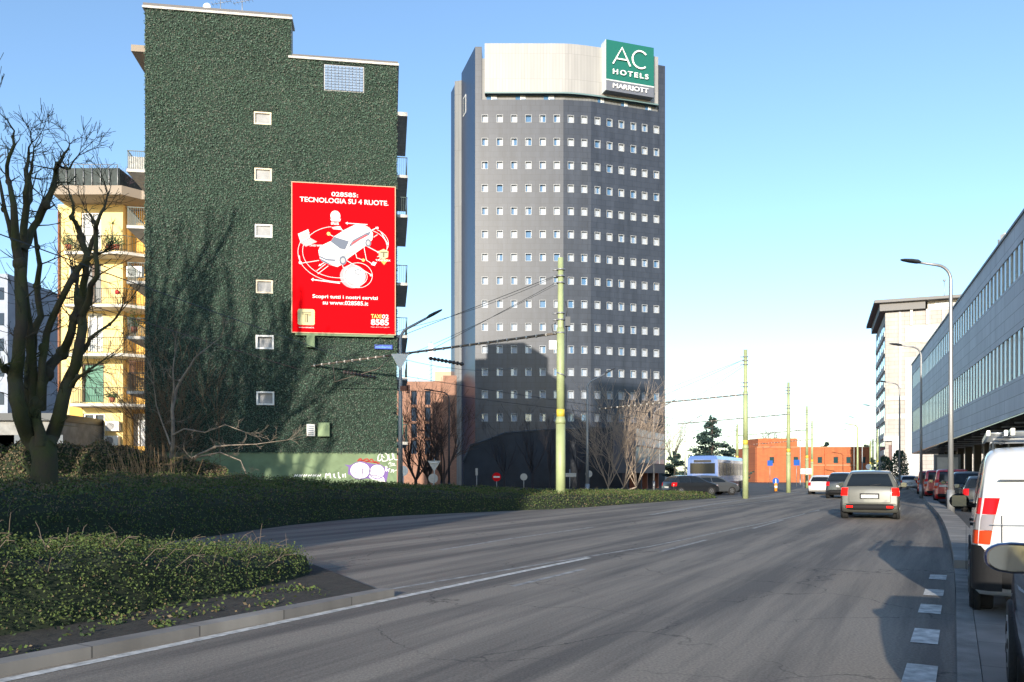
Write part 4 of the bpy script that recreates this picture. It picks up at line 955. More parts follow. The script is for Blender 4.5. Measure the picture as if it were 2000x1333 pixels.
# ------------------------------------------------------------------ brown brick block between ivy and tower
r = thing('brown_brick_building', 'brown brick block in the gap between the ivy block and the tower', 'building', tuple(P(785, 928, 120)+Vector((0,0,-1.5))))
bx = Vector(r.location); M_bb = brickmat('brown_brick', (.34,.175,.115), (.29,.15,.10), (.2,.13,.1), .5, .2, .02, .85, 'XZ', streak=.12)
ux = lambda px, Y=120: (px-1000)/F*Y-bx.x
m1 = MB(); PLb = Plane((0,0,0),(1,0,0),(0,-1,0)); rows = [(zy(y1,120), zy(y0,120), [(ux(a),ux(b)) for a,b in ((803,814),(830,841))]) for y0,y1 in ((764,791),(796,823),(828,855),(860,887))]
facade(m1, PLb, -4, ux(868), 0, zy(745,120), rows, .4); m1.box((-4,.6,0),(ux(868),14,zy(745,120))); m1.box((ux(868)+.01,-2.5,0),(ux(905),10,zy(738,120))); m1.build('wall', M_bb, r)
for y0,y1 in ((764,791),(796,823),(828,855),(860,887)):
    for a,b in ((803,814),(830,841)): m1 = MB(); m1.box((ux(a),.25,zy(y1,120)),(ux(b),.35,zy(y0,120))); m1.build('window', M_glassd, r)
m1 = MB(); m1.box((ux(848),1,zy(745,120)+.002),(ux(880),8,zy(724,120))); m1.build('roof_house', mat('peach_render', (.5,.36,.26), .8), r)
m1 = MB()
for i in range(9): x = ux(850)+i*.35; m1.tube([(x,1.2,zy(724,120)),(x,1.2,zy(716,120))], .02, 4)
m1.tube([(ux(850),1.2,zy(716,120)),(ux(880),1.2,zy(716,120))], .03, 4); m1.build('roof_railing', M_metal, r)
r = thing('antenna_mast', 'white telecom antenna mast above the brown brick block', 'antenna', tuple(P(842, 745, 124))); m1 = MB(); h = zy(668,124)-zy(745,124)
m1.tube([(0,0,0),(0,0,h)], .06, 6); m1.build('mast', M_metal, r)
for i in range(3): m1 = MB(); m1.box((-.35+i*.25,-.1,h*.55),(-.2+i*.25,.05,h*.95)); m1.build('antenna_panel', M_frame, r)
m1 = MB(); 
for i in range(6): m1.tube([(-.25,0,.4+i*.6),(.25,0,.7+i*.6)], .03, 4)
m1.build('bracing', M_dmetal, r)

# ------------------------------------------------------------------ grey panelled building on the right
g0 = Vector((21.5,34.4,0)); gu = Vector((40-21.5, 81.9-34.4, 0)).normalized(); gn = Vector((-gu.y, gu.x, 0)); EL = 51.0
grey = thing('grey_office_building', 'long grey panelled office building with two window bands', 'building', tuple(g0))
GP = Plane((0,0,0), gu, gn); rotz = math.atan2(gu.y, gu.x)
M_gp = brickmat('grey_panel', (.60,.61,.65), (.54,.55,.59), (.24,.25,.27), 2.2, .62, .014, .6, 'XZ', off=.35, streak=.1, rot=rotz)
mb = MB(); U0 = -24.0; depth = 16
def wedge(z0a, z0b, z1a, z1b, c0=-.5, c1=0, ua=U0, ub=EL, mi=0):
    vs = [GP.p(u, z, c) for c in (c0, c1) for u, z in ((ua, z0a), (ub, z0b), (ub, z1b), (ua, z1a))]
    mb.add(vs, [(0,3,2,1),(4,5,6,7),(0,1,5,4),(1,2,6,5),(2,3,7,6),(3,0,4,7)], mi)
bt0 = 4.38; bt1 = 3.65                         # underside slopes with the street
wedge(bt0, bt1, 5.75, 5.75); wedge(7.75, 7.75, 10.05, 10.05); wedge(11.45, 11.45, 12.5, 12.5)
mb.build('wall', M_gp, grey)
mb = MB(); GP.slab(mb, EL+.001, bt1, EL+.4, 12.5, -depth, 0); mb.build('end_wall', M_gp, grey)
mb = MB(); GP.slab(mb, U0, 12.501, EL+.45, 12.62, -depth, .06); mb.build('roof_edge', mat('roof_edge_dark', (.10,.11,.13), .5), grey)
mb = MB(); GP.slab(mb, U0, 5.7, EL, 12.4, -depth, -.30); mb.build('core', MATS['core_dark'], grey)
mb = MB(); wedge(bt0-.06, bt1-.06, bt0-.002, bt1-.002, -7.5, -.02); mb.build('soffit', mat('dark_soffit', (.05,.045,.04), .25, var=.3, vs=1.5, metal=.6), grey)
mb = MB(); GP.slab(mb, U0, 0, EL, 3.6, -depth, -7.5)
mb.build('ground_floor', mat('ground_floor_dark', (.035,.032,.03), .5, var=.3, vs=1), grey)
for i in range(12):
    m1 = MB(); u = 2+i*4.1; GP.slab(m1, u, .3, u+1.6, 2.9, -7.49, -7.42, 1); GP.slab(m1, u+1.601, .1, u+1.9, 3.2, -7.49, -7.3, 0); m1.build('shop_window', [MATS['roof_edge_dark'], M_glassd], grey)
    m1 = MB(); GP.slab(m1, u-.2, 0, u+.25, 3.65, -2.4, -1.95); m1.build('column', MATS['ground_floor_dark'], grey)
for i in range(16): 
    m1 = MB(); u = 1+i*3.1; m1.tube([GP.p(u, 4.2-.73*(u+24)/75, -7), GP.p(u, 4.2-.73*(u+24)/75, -.4)], .05, 4); m1.build('soffit_rib', M_metal, grey)
M_fin = mat('window_fin', (.66,.66,.60), .45); M_brn = mat('brown_red_panel', (.10,.03,.025), .5)
gw = []
for (z0, z1) in ((5.75,7.75),(10.05,11.45)):
    for i in range(56): u = -5.2+i*1.0; gw.append((u, z0, z1))
gw.sort(key=lambda t: -1/(abs(t[0]+36)))
gw = sorted(gw, key=lambda t: t[0]); restg = MB()
gw_m = [M_fin, M_glassb, M_brn, mat('teal_reveal', (.05,.22,.22), .4), M_glassd]
for i, (u, z0, z1) in enumerate(gw):
    tgt = restg if i >= 100 else MB()
    GP.slab(tgt, u, z0, u+.05, z1, -.22, -.02, 0); GP.slab(tgt, u+.05, z0, u+.10, z1, -.22, -.02, 3); GP.slab(tgt, u+.10, z0, u+.48, z1, -.22, -.025, 4)
    GP.slab(tgt, u+.0, z0, u+1.0, z1, -.29, -.221, 1 if (i*7) % 5 else 4); GP.slab(tgt, u+.80, z0, u+.98, z1, -.219, -.17, 2)
    if i < 100: tgt.build('window', gw_m, grey)
tag(restg.build('window', gw_m, grey), kind='stuff')
r = thing('roof_vent', 'small pale ventilation unit on the grey office roof edge', 'vent', tuple(GP.p(11, 13.3, -1.2) if 0 else g0+GP.p(11, 13.3, -1.2))); m1 = MB(); m1.box((-.14,-.2,-.7),(.1,.2,1.2)); m1.build('casing', M_frame, r); m1=MB(); m1.tube([(-.34,0,-.7),(-.34,0,.9)],.05,6); m1.build('pipe', M_metal, r)

M_wh2 = mat('cream_panel', (.50,.48,.45), .7, var=.05, vs=1)
# white slab block behind
w0 = P(1729, 0, 128); w0.z = 0; fu = Vector((.936,-.351,0)); su = Vector((.351,.936,0))
wb = thing('white_tower_block', 'pale stone and white tower block with a dark flat roof at right', 'building', tuple(w0))
FP = Plane((0,0,0), fu, (-.351,-.936,0)); SPl = Plane((0,0,0), su, (-.936,.351,0))
M_st = brickmat('beige_stone', (.42,.385,.35), (.37,.34,.31), (.25,.23,.21), 1.4, .62, .03, .8, 'XZ', streak=.12)
zz = lambda py: CH+(HZ-py)/F*128
ztop = zz(612); mb = MB(); FP.slab(mb, 0, 0, 22, ztop, -22, 0); mb.build('wall', M_st, wb)
for (a,b,y0,y1) in ((1730,1768,775,783),(1730,1768,810,819),(1768,1835,640,672),(1768,1800,700,930)):
    m1 = MB(); FP.slab(m1, plane_uv(FP,w0,a,0)[0]+.002, zz(y1), plane_uv(FP,w0,b,0)[0], zz(y0), .001, .12); m1.build('white_panel', M_wh2, wb)
m1 = MB(); u = plane_uv(FP,w0,1755,0)[0]; FP.slab(m1, u, zz(760), u+.35, ztop, .001, .2); m1.build('white_fin', M_wh2, wb)
for k in range(6): m1 = MB(); u = 3.5+k*2.2; FP.slab(m1, u, ztop-2.2, u+.35, ztop+.2, .001, .25); m1.build('white_fin', M_wh2, wb)
m1 = MB(); FP.slab(m1, 6, ztop+.01, 22, ztop+1.5, -20, -.6); m1.build('penthouse', M_wh2, wb)
for k in range(4): m1 = MB(); u = 7+k*3; FP.slab(m1, u, ztop+.35, u+1.9, ztop+1.2, -.599, -.5); m1.build('window', M_glassd, wb)
m1 = MB(); FP.slab(m1, -1.6, ztop+1.5, 23, ztop+1.95, -23, 1.0); FP.slab(m1, -.8, ztop+.3, 5.6, ztop+1.49, -22, .3); m1.build('roof_slab', mat('grey_roof', (.17,.165,.165), .7), wb)
rowsw = 9
for k in range(rowsw):
    m1 = MB(); z = 2+k*(ztop-3)/rowsw; SPl.slab(m1, .3, z, 21, z+.8, .001, .15); m1.build('white_panel', M_wh2, wb)
    for j in range(5): m1 = MB(); SPl.slab(m1, .8+j*4, z+.82, 3.4+j*4, z+2.1, .001, .05); m1.build('window', M_glassb, wb)
m1 = MB(); u = plane_uv(FP,w0,1742,0)[0]; FP.slab(m1, u, 1, u+.9, zz(862), .001, .5); FP.slab(m1, u-1.2, zz(862), u+1.0, zz(853), .001, .6); m1.build('entrance_pier', M_white, wb)
m1 = MB(); u = plane_uv(FP,w0,1736,0)[0]; FP.slab(m1, u, 1, u+.8, zz(870), .002, .1); m1.build('door', M_brn, wb)
r = thing('rooftop_mast', 'very thin mast above the pale tower block', 'antenna', tuple(w0+FP.p(9, ztop+2.3, -6))); m1 = MB(); m1.tube([(0,0,0),(0,0,3.6)], .05, 5); m1.blob((0,0,3.4), .2); m1.build('mast', M_metal, r)

# orange brick building in the distance
o0 = P(1478, 0, 165); o0.z = 0; ob = thing('orange_brick_building', 'orange brick building at the end of the avenue', 'building', tuple(o0))
OP = Plane((0,0,0), (1,0,0), (0,-1,0)); M_ob = brickmat('orange_brick', (.50,.145,.05), (.43,.12,.045), (.3,.12,.06), .6, .25, .02, .85, 'XZ', streak=.15)
oz = lambda py: CH+(HZ-py)/F*165; ou = lambda px: (px-1000)/F*165-o0.x
mb = MB(); rows = [(oz(905), oz(893), [(ou(a),ou(a+9)) for a in (1503,1550,1597,1628,1653,1682)])]
facade(mb, OP, 0, ou(1701), 0, oz(873), rows, .4); mb.box((0,.8,0),(ou(1701),16,oz(873)-.05)); mb.box((ou(1485),1.5,oz(873)),(ou(1562),12,oz(856))); mb.build('wall', M_ob, ob)
for a in (1503,1550,1597,1628,1653,1682): m1 = MB(); OP.slab(m1, ou(a), oz(905), ou(a+9), oz(893), -.35, -.2); m1.build('window', mat('teal_window', (.02,.06,.07), .2), ob)
m1 = MB(); OP.slab(m1, ou(1583), oz(910), ou(1672), oz(908), .001, .15); OP.slab(m1, 0, oz(874.5), ou(1701), oz(873), .001, .15); m1.build('string_course', mat('pale_brick', (.5,.27,.15), .8), ob)
for a in (1581, 1610, 1672): m1 = MB(); OP.slab(m1, ou(a), 0, ou(a+3), oz(876), .002, .25); m1.build('pilaster', M_ob, ob)
# street wall to its right and shrubs
r = thing('low_stone_wall', 'low pale wall in front of the pale tower block', 'wall', tuple(P(1725,928,100)+Vector((0,0,-1.5)))); m1 = MB(); m1.box((0,0,0),(6.5,.4,1.3)); m1.build('masonry', M_conc, r)
for px, Y, h, lb in ((1728,112,4.0,'dark clipped shrub left of the pale tower entrance'),(1757,104,4.6,'dark rounded shrub right of the pale tower entrance')):
    r = thing('shrub', lb, 'shrub', tuple(P(px,928,Y)+Vector((0,0,-1.5))), group='shrubs by the pale tower block'); m1 = MB()
    for _ in range(1500): a = random.uniform(0,6.28); q = random.random()**.4; zq = random.uniform(.2,h); rad = 1.1*math.sqrt(max(.05,1-(zq/h-.45)**2*3)); m1.leaf(Vector((math.cos(a)*rad*q, math.sin(a)*rad*q, zq)), .3, random.choice((0,0,1)))
    m1.build('foliage', [mat('shrub_a', (.02,.05,.03), .8), mat('shrub_b', (.05,.08,.03), .8)], r); m1 = MB(); m1.tube([(0,0,0),(0,0,h*.6)], .12, 6); m1.build('trunk', M_bark3, r)

# ------------------------------------------------------------------ distant trees
def cedar(name, label, px, pbase, Y, h, wd, seed, lumps=9):
    random.seed(seed); p = P(px, pbase, Y); p.z = 0; r = thing(name, label, 'tree', tuple(p)); t = MB(); t.tube([(0,0,0),(0,0,h*.97)], [h*.035,.05], 8, 0); t.build('trunk', M_bark3, r); c = MB()
    for k in range(lumps*3):
        z = h*(.18+.8*(k/(lumps*3))**.9); a = random.uniform(0,6.28); L = wd/2*(1.05-(z/h)**1.6)*random.uniform(.65,1.1)
        e = Vector((math.cos(a)*L, math.sin(a)*L, z+.06*L)); c.tube([(0,0,z), tuple(e)], [.06,.02], 4, 0, False)
        for _ in range(int(60+50*L)):
            f = random.random()**.6; q = Vector((e.x*f, e.y*f, z+(e.z-z)*f)) + Vector((random.gauss(0,.16*L), random.gauss(0,.16*L), random.gauss(0,.14)+ .08)); c.leaf(q, Y*.0035, random.choice((1,1,2)), Vector((0,0,.9)))
    c.build('crown', [M_bark3, mat('cedar_a', (.018,.045,.045), .8), mat('cedar_b', (.035,.07,.05), .8)], r); return r
cedar('cedar_tree', 'large dark cedar tree right of the tower', 1391, 940, 100, 8.6, 7.2, 2, 12)
cedar('cedar_tree', 'small dark conifer left of the large cedar', 1318, 940, 108, 4.6, 4.5, 4, 6)
cedar('cedar_tree', 'low flat conifer right of the large cedar beside the first far pole', 1425, 940, 104, 5.0, 5, 5, 6)
cedar('cedar_tree', 'flat topped conifer behind the orange brick roof', 1612, 940, 200, 9.6, 9, 6, 7)
cedar('cedar_tree', 'sparse conifer behind the right end of the orange roof', 1642, 940, 205, 8.4, 7, 7, 5)
cedar('cedar_tree', 'distant round conifer beside the pale tower block', 1690, 940, 240, 10.5, 9, 8, 7)
bare_tree('bare_tree', 'thin bare tree between the tower and the cedar', P(1313,0,120).x, 120, 10.5, .14, .3, .35, .1, 4, 4, seed=21)
bare_tree('bare_tree', 'bare tree behind the orange brick building', P(1508,0,190).x, 190, 12.5, .2, .35, .7, .04, 4, 5, seed=22, minr=.02)
bare_tree('bare_tree', 'bare tree just right of the one behind the orange building', P(1528,0,195).x, 195, 11.5, .2, .35, .7, .04, 4, 4, seed=23, minr=.02)
for k, (px, Y, h, lb) in enumerate(((812,72,8.5,'leafless bush beneath the brown brick block, left one'),(838,75,8.0,'leafless bush beneath the brown brick block, middle one'),(866,70,8.5,'leafless bush beneath the brown brick block, beside tower'))):
    bare_tree('bare_bush', lb, P(px,0,Y).x, Y, h, .16, .12, .5, .08, 4, 5, bark=mat('brown_twig', (.10,.065,.05), .95), seed=30+k, minr=.012, cat='bush', group='leafless bushes below the brown block')
for k, (px, Y, h, lb) in enumerate(((985,80,7.5,'dark bare tree before the podium, leftmost'),(1040,82,8.5,'dark bare tree before the podium, between the first two signs'),(1075,80,8,'dark bare tree before the podium, behind the near green pole'),(1130,84,9,'dark bare tree before the podium, left of grey lamp'))):
    bare_tree('bare_tree', lb, P(px,0,Y).x, Y, h, .13, .2, .5, .07, 4, 4, bark=mat('dark_twig', (.045,.04,.045), .95), seed=40+k, minr=.011, group='dark bare trees before the podium')
for k, (px, ln, lb) in enumerate(((1188,(0,0),'pale bare fan shaped tree right of the grey lamp, left stem'),(1207,(.5,0),'pale bare fan shaped tree beside the pavilion, middle stem'),(1222,(.9,0),'pale bare fan shaped tree beside the pavilion, right leaning stem'))):
    bare_tree('pale_bare_tree', lb, P(px,0,70).x, 70, 8.9, .07, .05, .46, .05, 4, 5, bark=mat('pale_twig', (.38,.30,.23), .95), seed=50+k, lean=ln, minr=.009, group='pale bare trees left of the pavilion')
# sapling before the ivy wall
sap = [(.2,[(334,948,6),(333,900,5.5),(338,850,5),(336,800,4.2),(345,760,3.6),(362,730,3),(380,700,2.2),(405,680,1.5),(430,660,1)]),
 (-.3,[(336,800,3),(340,760,2.4),(338,720,1.8),(342,690,1)]),
 (-.8,[(345,925,4),(365,905,3.5),(388,888,3),(420,873,2.6),(450,870,1.8),(500,868,1.2),(560,860,.8)]),
 (-1.0,[(355,915,3),(385,893,2.5),(430,884,2),(470,900,1.2),(480,925,1)]),
 (-.4,[(338,850,2.6),(360,838,2),(400,845,1.6),(440,830,1.1),(480,845,.8)]),
 (.3,[(333,870,2.5),(318,830,1.8),(305,790,1.2),(300,750,.8)])]
t = px_tree('bare_sapling', 'thin bare sapling with pale arching branches before the ivy wall', sap, [(333,962,7),(333,948,7),(333,930,6),(334,905,5.5)], 39, M_bark2, 2, 9)
random.seed(12)
r = thing('dry_reeds', 'clump of pale dry reed stems by the ivy wall corner', 'reeds', tuple(P(280,928,36)+Vector((0,0,-1.5)))); m1 = MB()
for _ in range(130):
    x = random.gauss(0,.9); y = random.gauss(0,.5); h = random.uniform(1.4,3.0); l = random.gauss(-.25,.35); m1.tube([(x,y,0),(x+l*.3,y,h*.5),(x+l,y,h)], [.014,.010,.004], 4, 0, False)
m1.build('stems', mat('dry_straw', (.36,.23,.12), .9), r)
r = thing('climbing_stems', 'tangle of leafless climbing stems on the lower left ivy wall', 'climber', tuple(W.p(1.6,0,.2))); m1 = MB()
for _ in range(26):
    p = Vector((random.gauss(0,.8), random.uniform(-.9,-.1), 0)); grow(m1, p, Vector((random.gauss(0,.25),0,1)), random.uniform(3,5.5), .022, 3, .5, .03, 6, 3, 4, .007)
m1.build('stems', mat('climber_stem', (.13,.09,.055), .95), r)
# ------------------------------------------------------------------ tram poles, arms and wires
M_pg_ = mat('pole_green', (.33,.38,.19), .5, var=.12, vs=1.2); M_pyl = mat('pole_yellow', (.62,.46,.06), .5); M_iron = mat('rusty_iron', (.12,.10,.08), .7, var=.3, vs=8)
def tram_pole(label, px, Y, H, arm=12.0, droop=.55, dets=True, rad=.16, group='green tramway poles'):
    x = (px-1000)/F*Y; r = thing('tram_pole', label, 'pole', (x, Y, 0), group=group)
    m = MB(); m.tube([(0,0,0),(0,0,3.15)], [rad*1.15,rad*1.12], 16); m.build('lower_shaft', M_pg_, r)
    m = MB(); m.tube([(0,0,3.151),(0,0,3.25),(0,0,3.42)], [rad*1.22,rad*1.22,rad], 16); m.build('collar', M_pg_, r)
    m = MB(); m.tube([(0,0,3.421),(0,0,3.7)], [rad*.995]*2, 16); m.build('yellow_band', M_pyl, r)
    zj = 6.75
    m = MB(); m.tube([(0,0,3.701),(0,0,zj)], [rad*.96,rad*.92], 16); m.tube([(0,0,zj),(0,0,zj+.1),(0,0,H)], [rad*.9,rad*.72,rad*.66], 16); m.build('upper_shaft', M_pg_, r)
    a = Vector((-.89,.45,0)); e = a*arm + Vector((0,0,6.6-droop))
    m = MB(); m.tube([a*rad+Vector((0,0,6.6)), e], [.05,.04], 8, 0)
    if dets:
        for i in range(int(arm/.42)): q = a*(.6+i*.42) + Vector((0,0,6.6-droop*(.6+i*.42)/arm)); m.tube([q-a*.03, q+a*.03], .062, 8, 1)
    m.build('bracket_arm', [M_iron, M_slab], r)
    m = MB()
    for z in (zj+.35, zj+.6, H-.95, H-.7, H-.45, 6.6): m.tube([(0,0,z-.025),(0,0,z+.025)], rad*1.02, 14); m.tube([(-.3,.05,z),(-.1,.02,z)], .03, 6, 0)
    m.build('clamp', M_metal, r)
    m = MB(); m.tube([Vector((0,0,H-.6)), a*arm*.85+Vector((0,0,6.65-droop*.85))], .012, 4); m.tube([Vector((0,0,H-.85)), a*arm*.45+Vector((0,0,6.65-droop*.45))], .010, 4); m.build('stay_wire', M_dmetal, r)
    if arm > 5:
        m = MB(); q = a*arm*.62+Vector((0,0,6.55-droop*.62)); q2 = a*arm*.86+Vector((0,0,6.5-droop*.86))
        m.tube([q, q+Vector((-.5,.1,-.5)), q2+Vector((0,0,-.75))], .022, 5); m.tube([q2, q2+Vector((.1,0,-.72))], .018, 5); m.build('hanger', M_iron, r)
    return r, (x, Y)
p1, _ = tram_pole('nearest and tallest green tram pole, with a white plate and long bracket arm', 1095, 38.5, 9.45, 12.7); p1.scale = (1.238,)*3
m = MB(); m.box((-.45,-.22,5.95),(-.17,-.18,6.28)); m.build('white_plate', M_frame, p1)
m = MB(); m.box((.17,-.12,6.85),(.36,.1,7.2)); m.tube([(.2,0,7.2),(.26,0,7.5),(.18,0,7.8)], .015, 5); m.tube([(.22,0,6.9),(.2,0,5.0),(.17,0,4.9)], .018, 5); m.tube([(-.16,0,7.0),(-.34,0,6.9),(-.3,0,6.65),(-.16,0,6.6)], .014, 5); m.build('junction_box', M_dmetal, p1)
m = MB(); m.tube([(.0,0,5.03),(.02,-.01,5.08)], .17, 12); m.build('clamp', M_metal, p1)
tram_pole('second green tram pole, standing behind the blue bus', 1456, 52, 9.45, 9.8)
tram_pole('third green tram pole, in front of the orange building left end', 1540, 69, 9.3, 9.6)
tram_pole('fourth green tram pole, thin, in front of the orange building', 1576, 93, 9.3, 9)
tram_pole('fifth green tram pole, just right of the fourth', 1586, 118, 9.3, 8)
for k, (px, Y, H, lb) in enumerate(((1700,140,7.0,'leftmost far green pole beside the pale tower block'),(1705,150,8.2,'second far green pole beside the pale tower block'),(1714,125,8.4,'thick far green pole against the pale tower corner'),(1440,95,4.6,'short green post left of the second tram pole'))):
    tram_pole(lb, px, Y, H if H > 7.3 else 7.3, .8, .02, False, .15)
def wire(name, label, pts, r=.012, sag=.25, group='overhead tram wires'):
    o0_ = Vector(pts[0]); m = MB(); q = []
    for a, b in zip(pts, pts[1:]):
        a, b = Vector(a), Vector(b)
        for k in range(8): f = k/8; q.append(a.lerp(b, f) - Vector((0,0,sag*4*f*(1-f))) - o0_)
    q.append(Vector(pts[-1])-o0_); m.tube(q, r, 4, 0, False); o = m.build(name, M_dmetal); o.location = o0_; return tag(o, label, 'wire', group)
armp = lambda px, Y, L, f, z: Vector(((px-1000)/F*Y-.89*L*f, Y+.45*L*f, z))
wire('contact_wire', 'trolley wire under the arm tips curving down the avenue', [(-14,8,6.3), armp(1095,38.5,15.7,.86,6.7), armp(1456,52,9.8,.86,5.55), armp(1540,69,9.6,.86,5.6), armp(1576,93,9,.86,5.6), armp(1586,118,8,.86,5.6)], .014, .08)
wire('contact_wire', 'trolley wire nearer the green poles running down the avenue', [(-12,6,6.3), armp(1095,38.5,15.7,.62,6.8), armp(1456,52,9.8,.62,5.6), armp(1540,69,9.6,.62,5.6), armp(1576,93,9,.62,5.6), armp(1586,118,8,.62,5.6)], .014, .08)
wire('cross_wire', 'thin cable from the near green pole top across the ivy block corner', [P(1087,540,38.5), P(800,640,38), P(560,690,44)], .012, .2)
wire('cross_wire', 'thin cable just below the pole top slanting to the grey lamp', [P(1087,556,38.5), P(790,697,37)], .012, .1)
wire('cross_wire', 'low cable rising from the ivy block to the tower front', [P(620,668,42), P(780,700,38), P(1000,720,50)], .010, .3)
wire('cross_wire', 'cable passing before the yellow flats and the left of the ivy', [P(-20,560,26), P(150,600,34), P(290,625,43)], .012, .15)
wire('cross_wire', 'lower cable passing before the yellow flats', [P(-20,640,26), P(150,668,34), P(330,690,43)], .012, .15)
wire('cross_wire', 'faint cable in the sky from the tower side to the second pole top', [P(1250,790,62), P(1452,703,52)], .012, .1)
wire('cross_wire', 'faint lower cable in the sky meeting the second tram pole', [P(1300,810,60), P(1452,716,52)], .010, .1)
wire('cross_wire', 'thin cable between the second and third tram poles', [P(1456,796,52), P(1600,792,90)], .010, .1)
for k, (a, b, Y, lb) in enumerate((((670,727),(735,738),40,'dark ribbed insulator rod on a wire before the ivy wall'),((838,700),(905,712),36,'dark ribbed insulator rod on a wire before the tower edge'))):
    p, q = P(*a, Y), P(*b, Y-1); r = thing('insulator_rod', lb, 'insulator', tuple(p), group='insulator rods on the wires'); m = MB(); m.tube([(0,0,0), q-p], .05, 8); m.build('rod', M_dmetal, r)
    m = MB(); n = 9
    for i in range(n): c = (q-p)*((i+.5)/n); d = (q-p).normalized(); m.tube([c-d*.03, c+d*.03], .085, 8)
    m.build('ribs', mat('insulator_brown', (.06,.045,.04), .4), r)

# ------------------------------------------------------------------ street lamps
def lamp(label, px, Y, H, arm, side, pole_r=.09, tilt=.35, group='grey street lamps', headlen=.8, matp=None):
    x = (px-1000)/F*Y; r = thing('street_lamp', label, 'street lamp', (x, Y, 0), group=group); s = side; mp_ = matp or M_metal
    te = 82 if tilt < .3 else 62; rr = .6; zc_ = H-.12-(rr if tilt < .3 else rr*.9+.35)
    m = MB(); pts = [(0,0,0),(0,0,H*.45),(0,0,zc_)]; rs = [pole_r, pole_r*.75, pole_r*.55]
    for k in range(1, 7): t = R(te*k/6); pts.append((s*(rr-rr*math.cos(t)), 0, zc_+rr*math.sin(t))); rs.append(pole_r*.5)
    l = Vector(pts[-1]); l2 = l + Vector((s*math.sin(R(te)), 0, math.cos(R(te))))*(arm-abs(l.x)); pts.append(tuple(l2)); rs.append(pole_r*.42); m.tube(pts, rs, 10); m.build('pole', mp_, r)
    m = MB(); m.tube([(0,0,0),(0,0,.9)], pole_r*1.25, 12); m.build('base_sleeve', mp_, r)
    d = (l2-l).normalized(); a = l2 - d*.05; h = MB(); n = Vector((0,1,0)); u = d.cross(n)*(-1 if s > 0 else 1); u = Vector((0,0,1))
    sec = []
    for f, wd, th in ((0,.06,.05),(.15,.13,.09),(.5,.16,.08),(.85,.13,.05),(1,.05,.03)):
        c = a + d*headlen*f; sec.append([c+n*wd, c+n*wd*.6+u*th, c-n*wd*.6+u*th, c-n*wd, c-n*wd*.8-u*th*.4, c+n*wd*.8-u*th*.4])
    vs = [p for q in sec for p in q]; h.add(vs, [(i*6+k, i*6+(k+1) % 6, (i+1)*6+(k+1) % 6, (i+1)*6+k) for i in range(4) for k in range(6)] + [tuple(range(6))[::-1], tuple(range(24,30))])
    h.build('lamp_head', M_dmetal, r); return r
lamp('tall grey street lamp nearest the white van, before the grey office', 1857, 32.5, 9.95, 1.25, -1, .115, .1)
lamp('grey street lamp, second along the right kerb, halfway down the office front', 1799, 52.7, 9.85, 1.3, -1, .10, .1)
lamp('grey street lamp, third along the right kerb, before the pale tower block', 1757, 74, 9.9, 1.3, -1, .10, .1)
lamp('grey street lamp before the left edge of the pale tower block', 1718, 99, 9.9, 1.3, -1, .10, .1)
lamp('far grey street lamp before the orange building, with thin pole', 1684, 118, 9.8, 1.3, -1, .09, .1)
lamp('far thick green street lamp left of the thin grey one', 1675, 136, 9.9, 1.5, -1, .2, .1, matp=M_pg_)
lamp('farthest street lamp left of the thick green one', 1668, 150, 9.8, 1.5, -1, .09, .1)
l1 = lamp('grey street lamp with white inverted triangle at the ivy block corner', 782, 37, 8.6, 1.35, 1, .12, .9)
m = MB(); m.face([(-.40,-.12,6.95),(0,-.12,6.2),(.40,-.12,6.95)]); m.face([(-.40,-.09,6.95),(.40,-.09,6.95),(0,-.09,6.2)])
for a, b in (((-.40,6.95),(.40,6.95)),((.40,6.95),(0,6.2)),((0,6.2),(-.40,6.95))): m.face([(a[0],-.12,a[1]),(a[0],-.09,a[1]),(b[0],-.09,b[1]),(b[0],-.12,b[1])])
m.build('triangle_plate', M_frame, l1)
m = MB(); m.box((.0,-.1,5.3),(.35,.1,5.5)); m.box((.3,-.1,5.2),(.42,.1,5.55)); m.build('camera_bracket', mat('rust_bracket', (.2,.07,.04), .6), l1)
lamp('grey street lamp standing before the middle of the dark tower', 1147, 55, 8.3, 1.35, 1, .12, .9)
lamp('grey street lamp behind the glass pavilion roof', 1277, 78, 8.2, 1.6, 1, .09, .8)
lamp('grey street lamp left of the large cedar', 1338, 98, 8.2, 1.6, 1, .09, .8)
lamp('thin far street lamp between third and fourth tram poles', 1563, 120, 8.2, 1.4, -1, .08, .1)
lamp('dark street lamp against the left side of the tower', 877, 66, 8.3, 1.3, -1, .09, .1, matp=M_dmetal)
lamp('shorter dark street lamp with low arm before the brown block', 862, 75, 5.5, 1.6, -1, .07, .1, matp=M_dmetal)

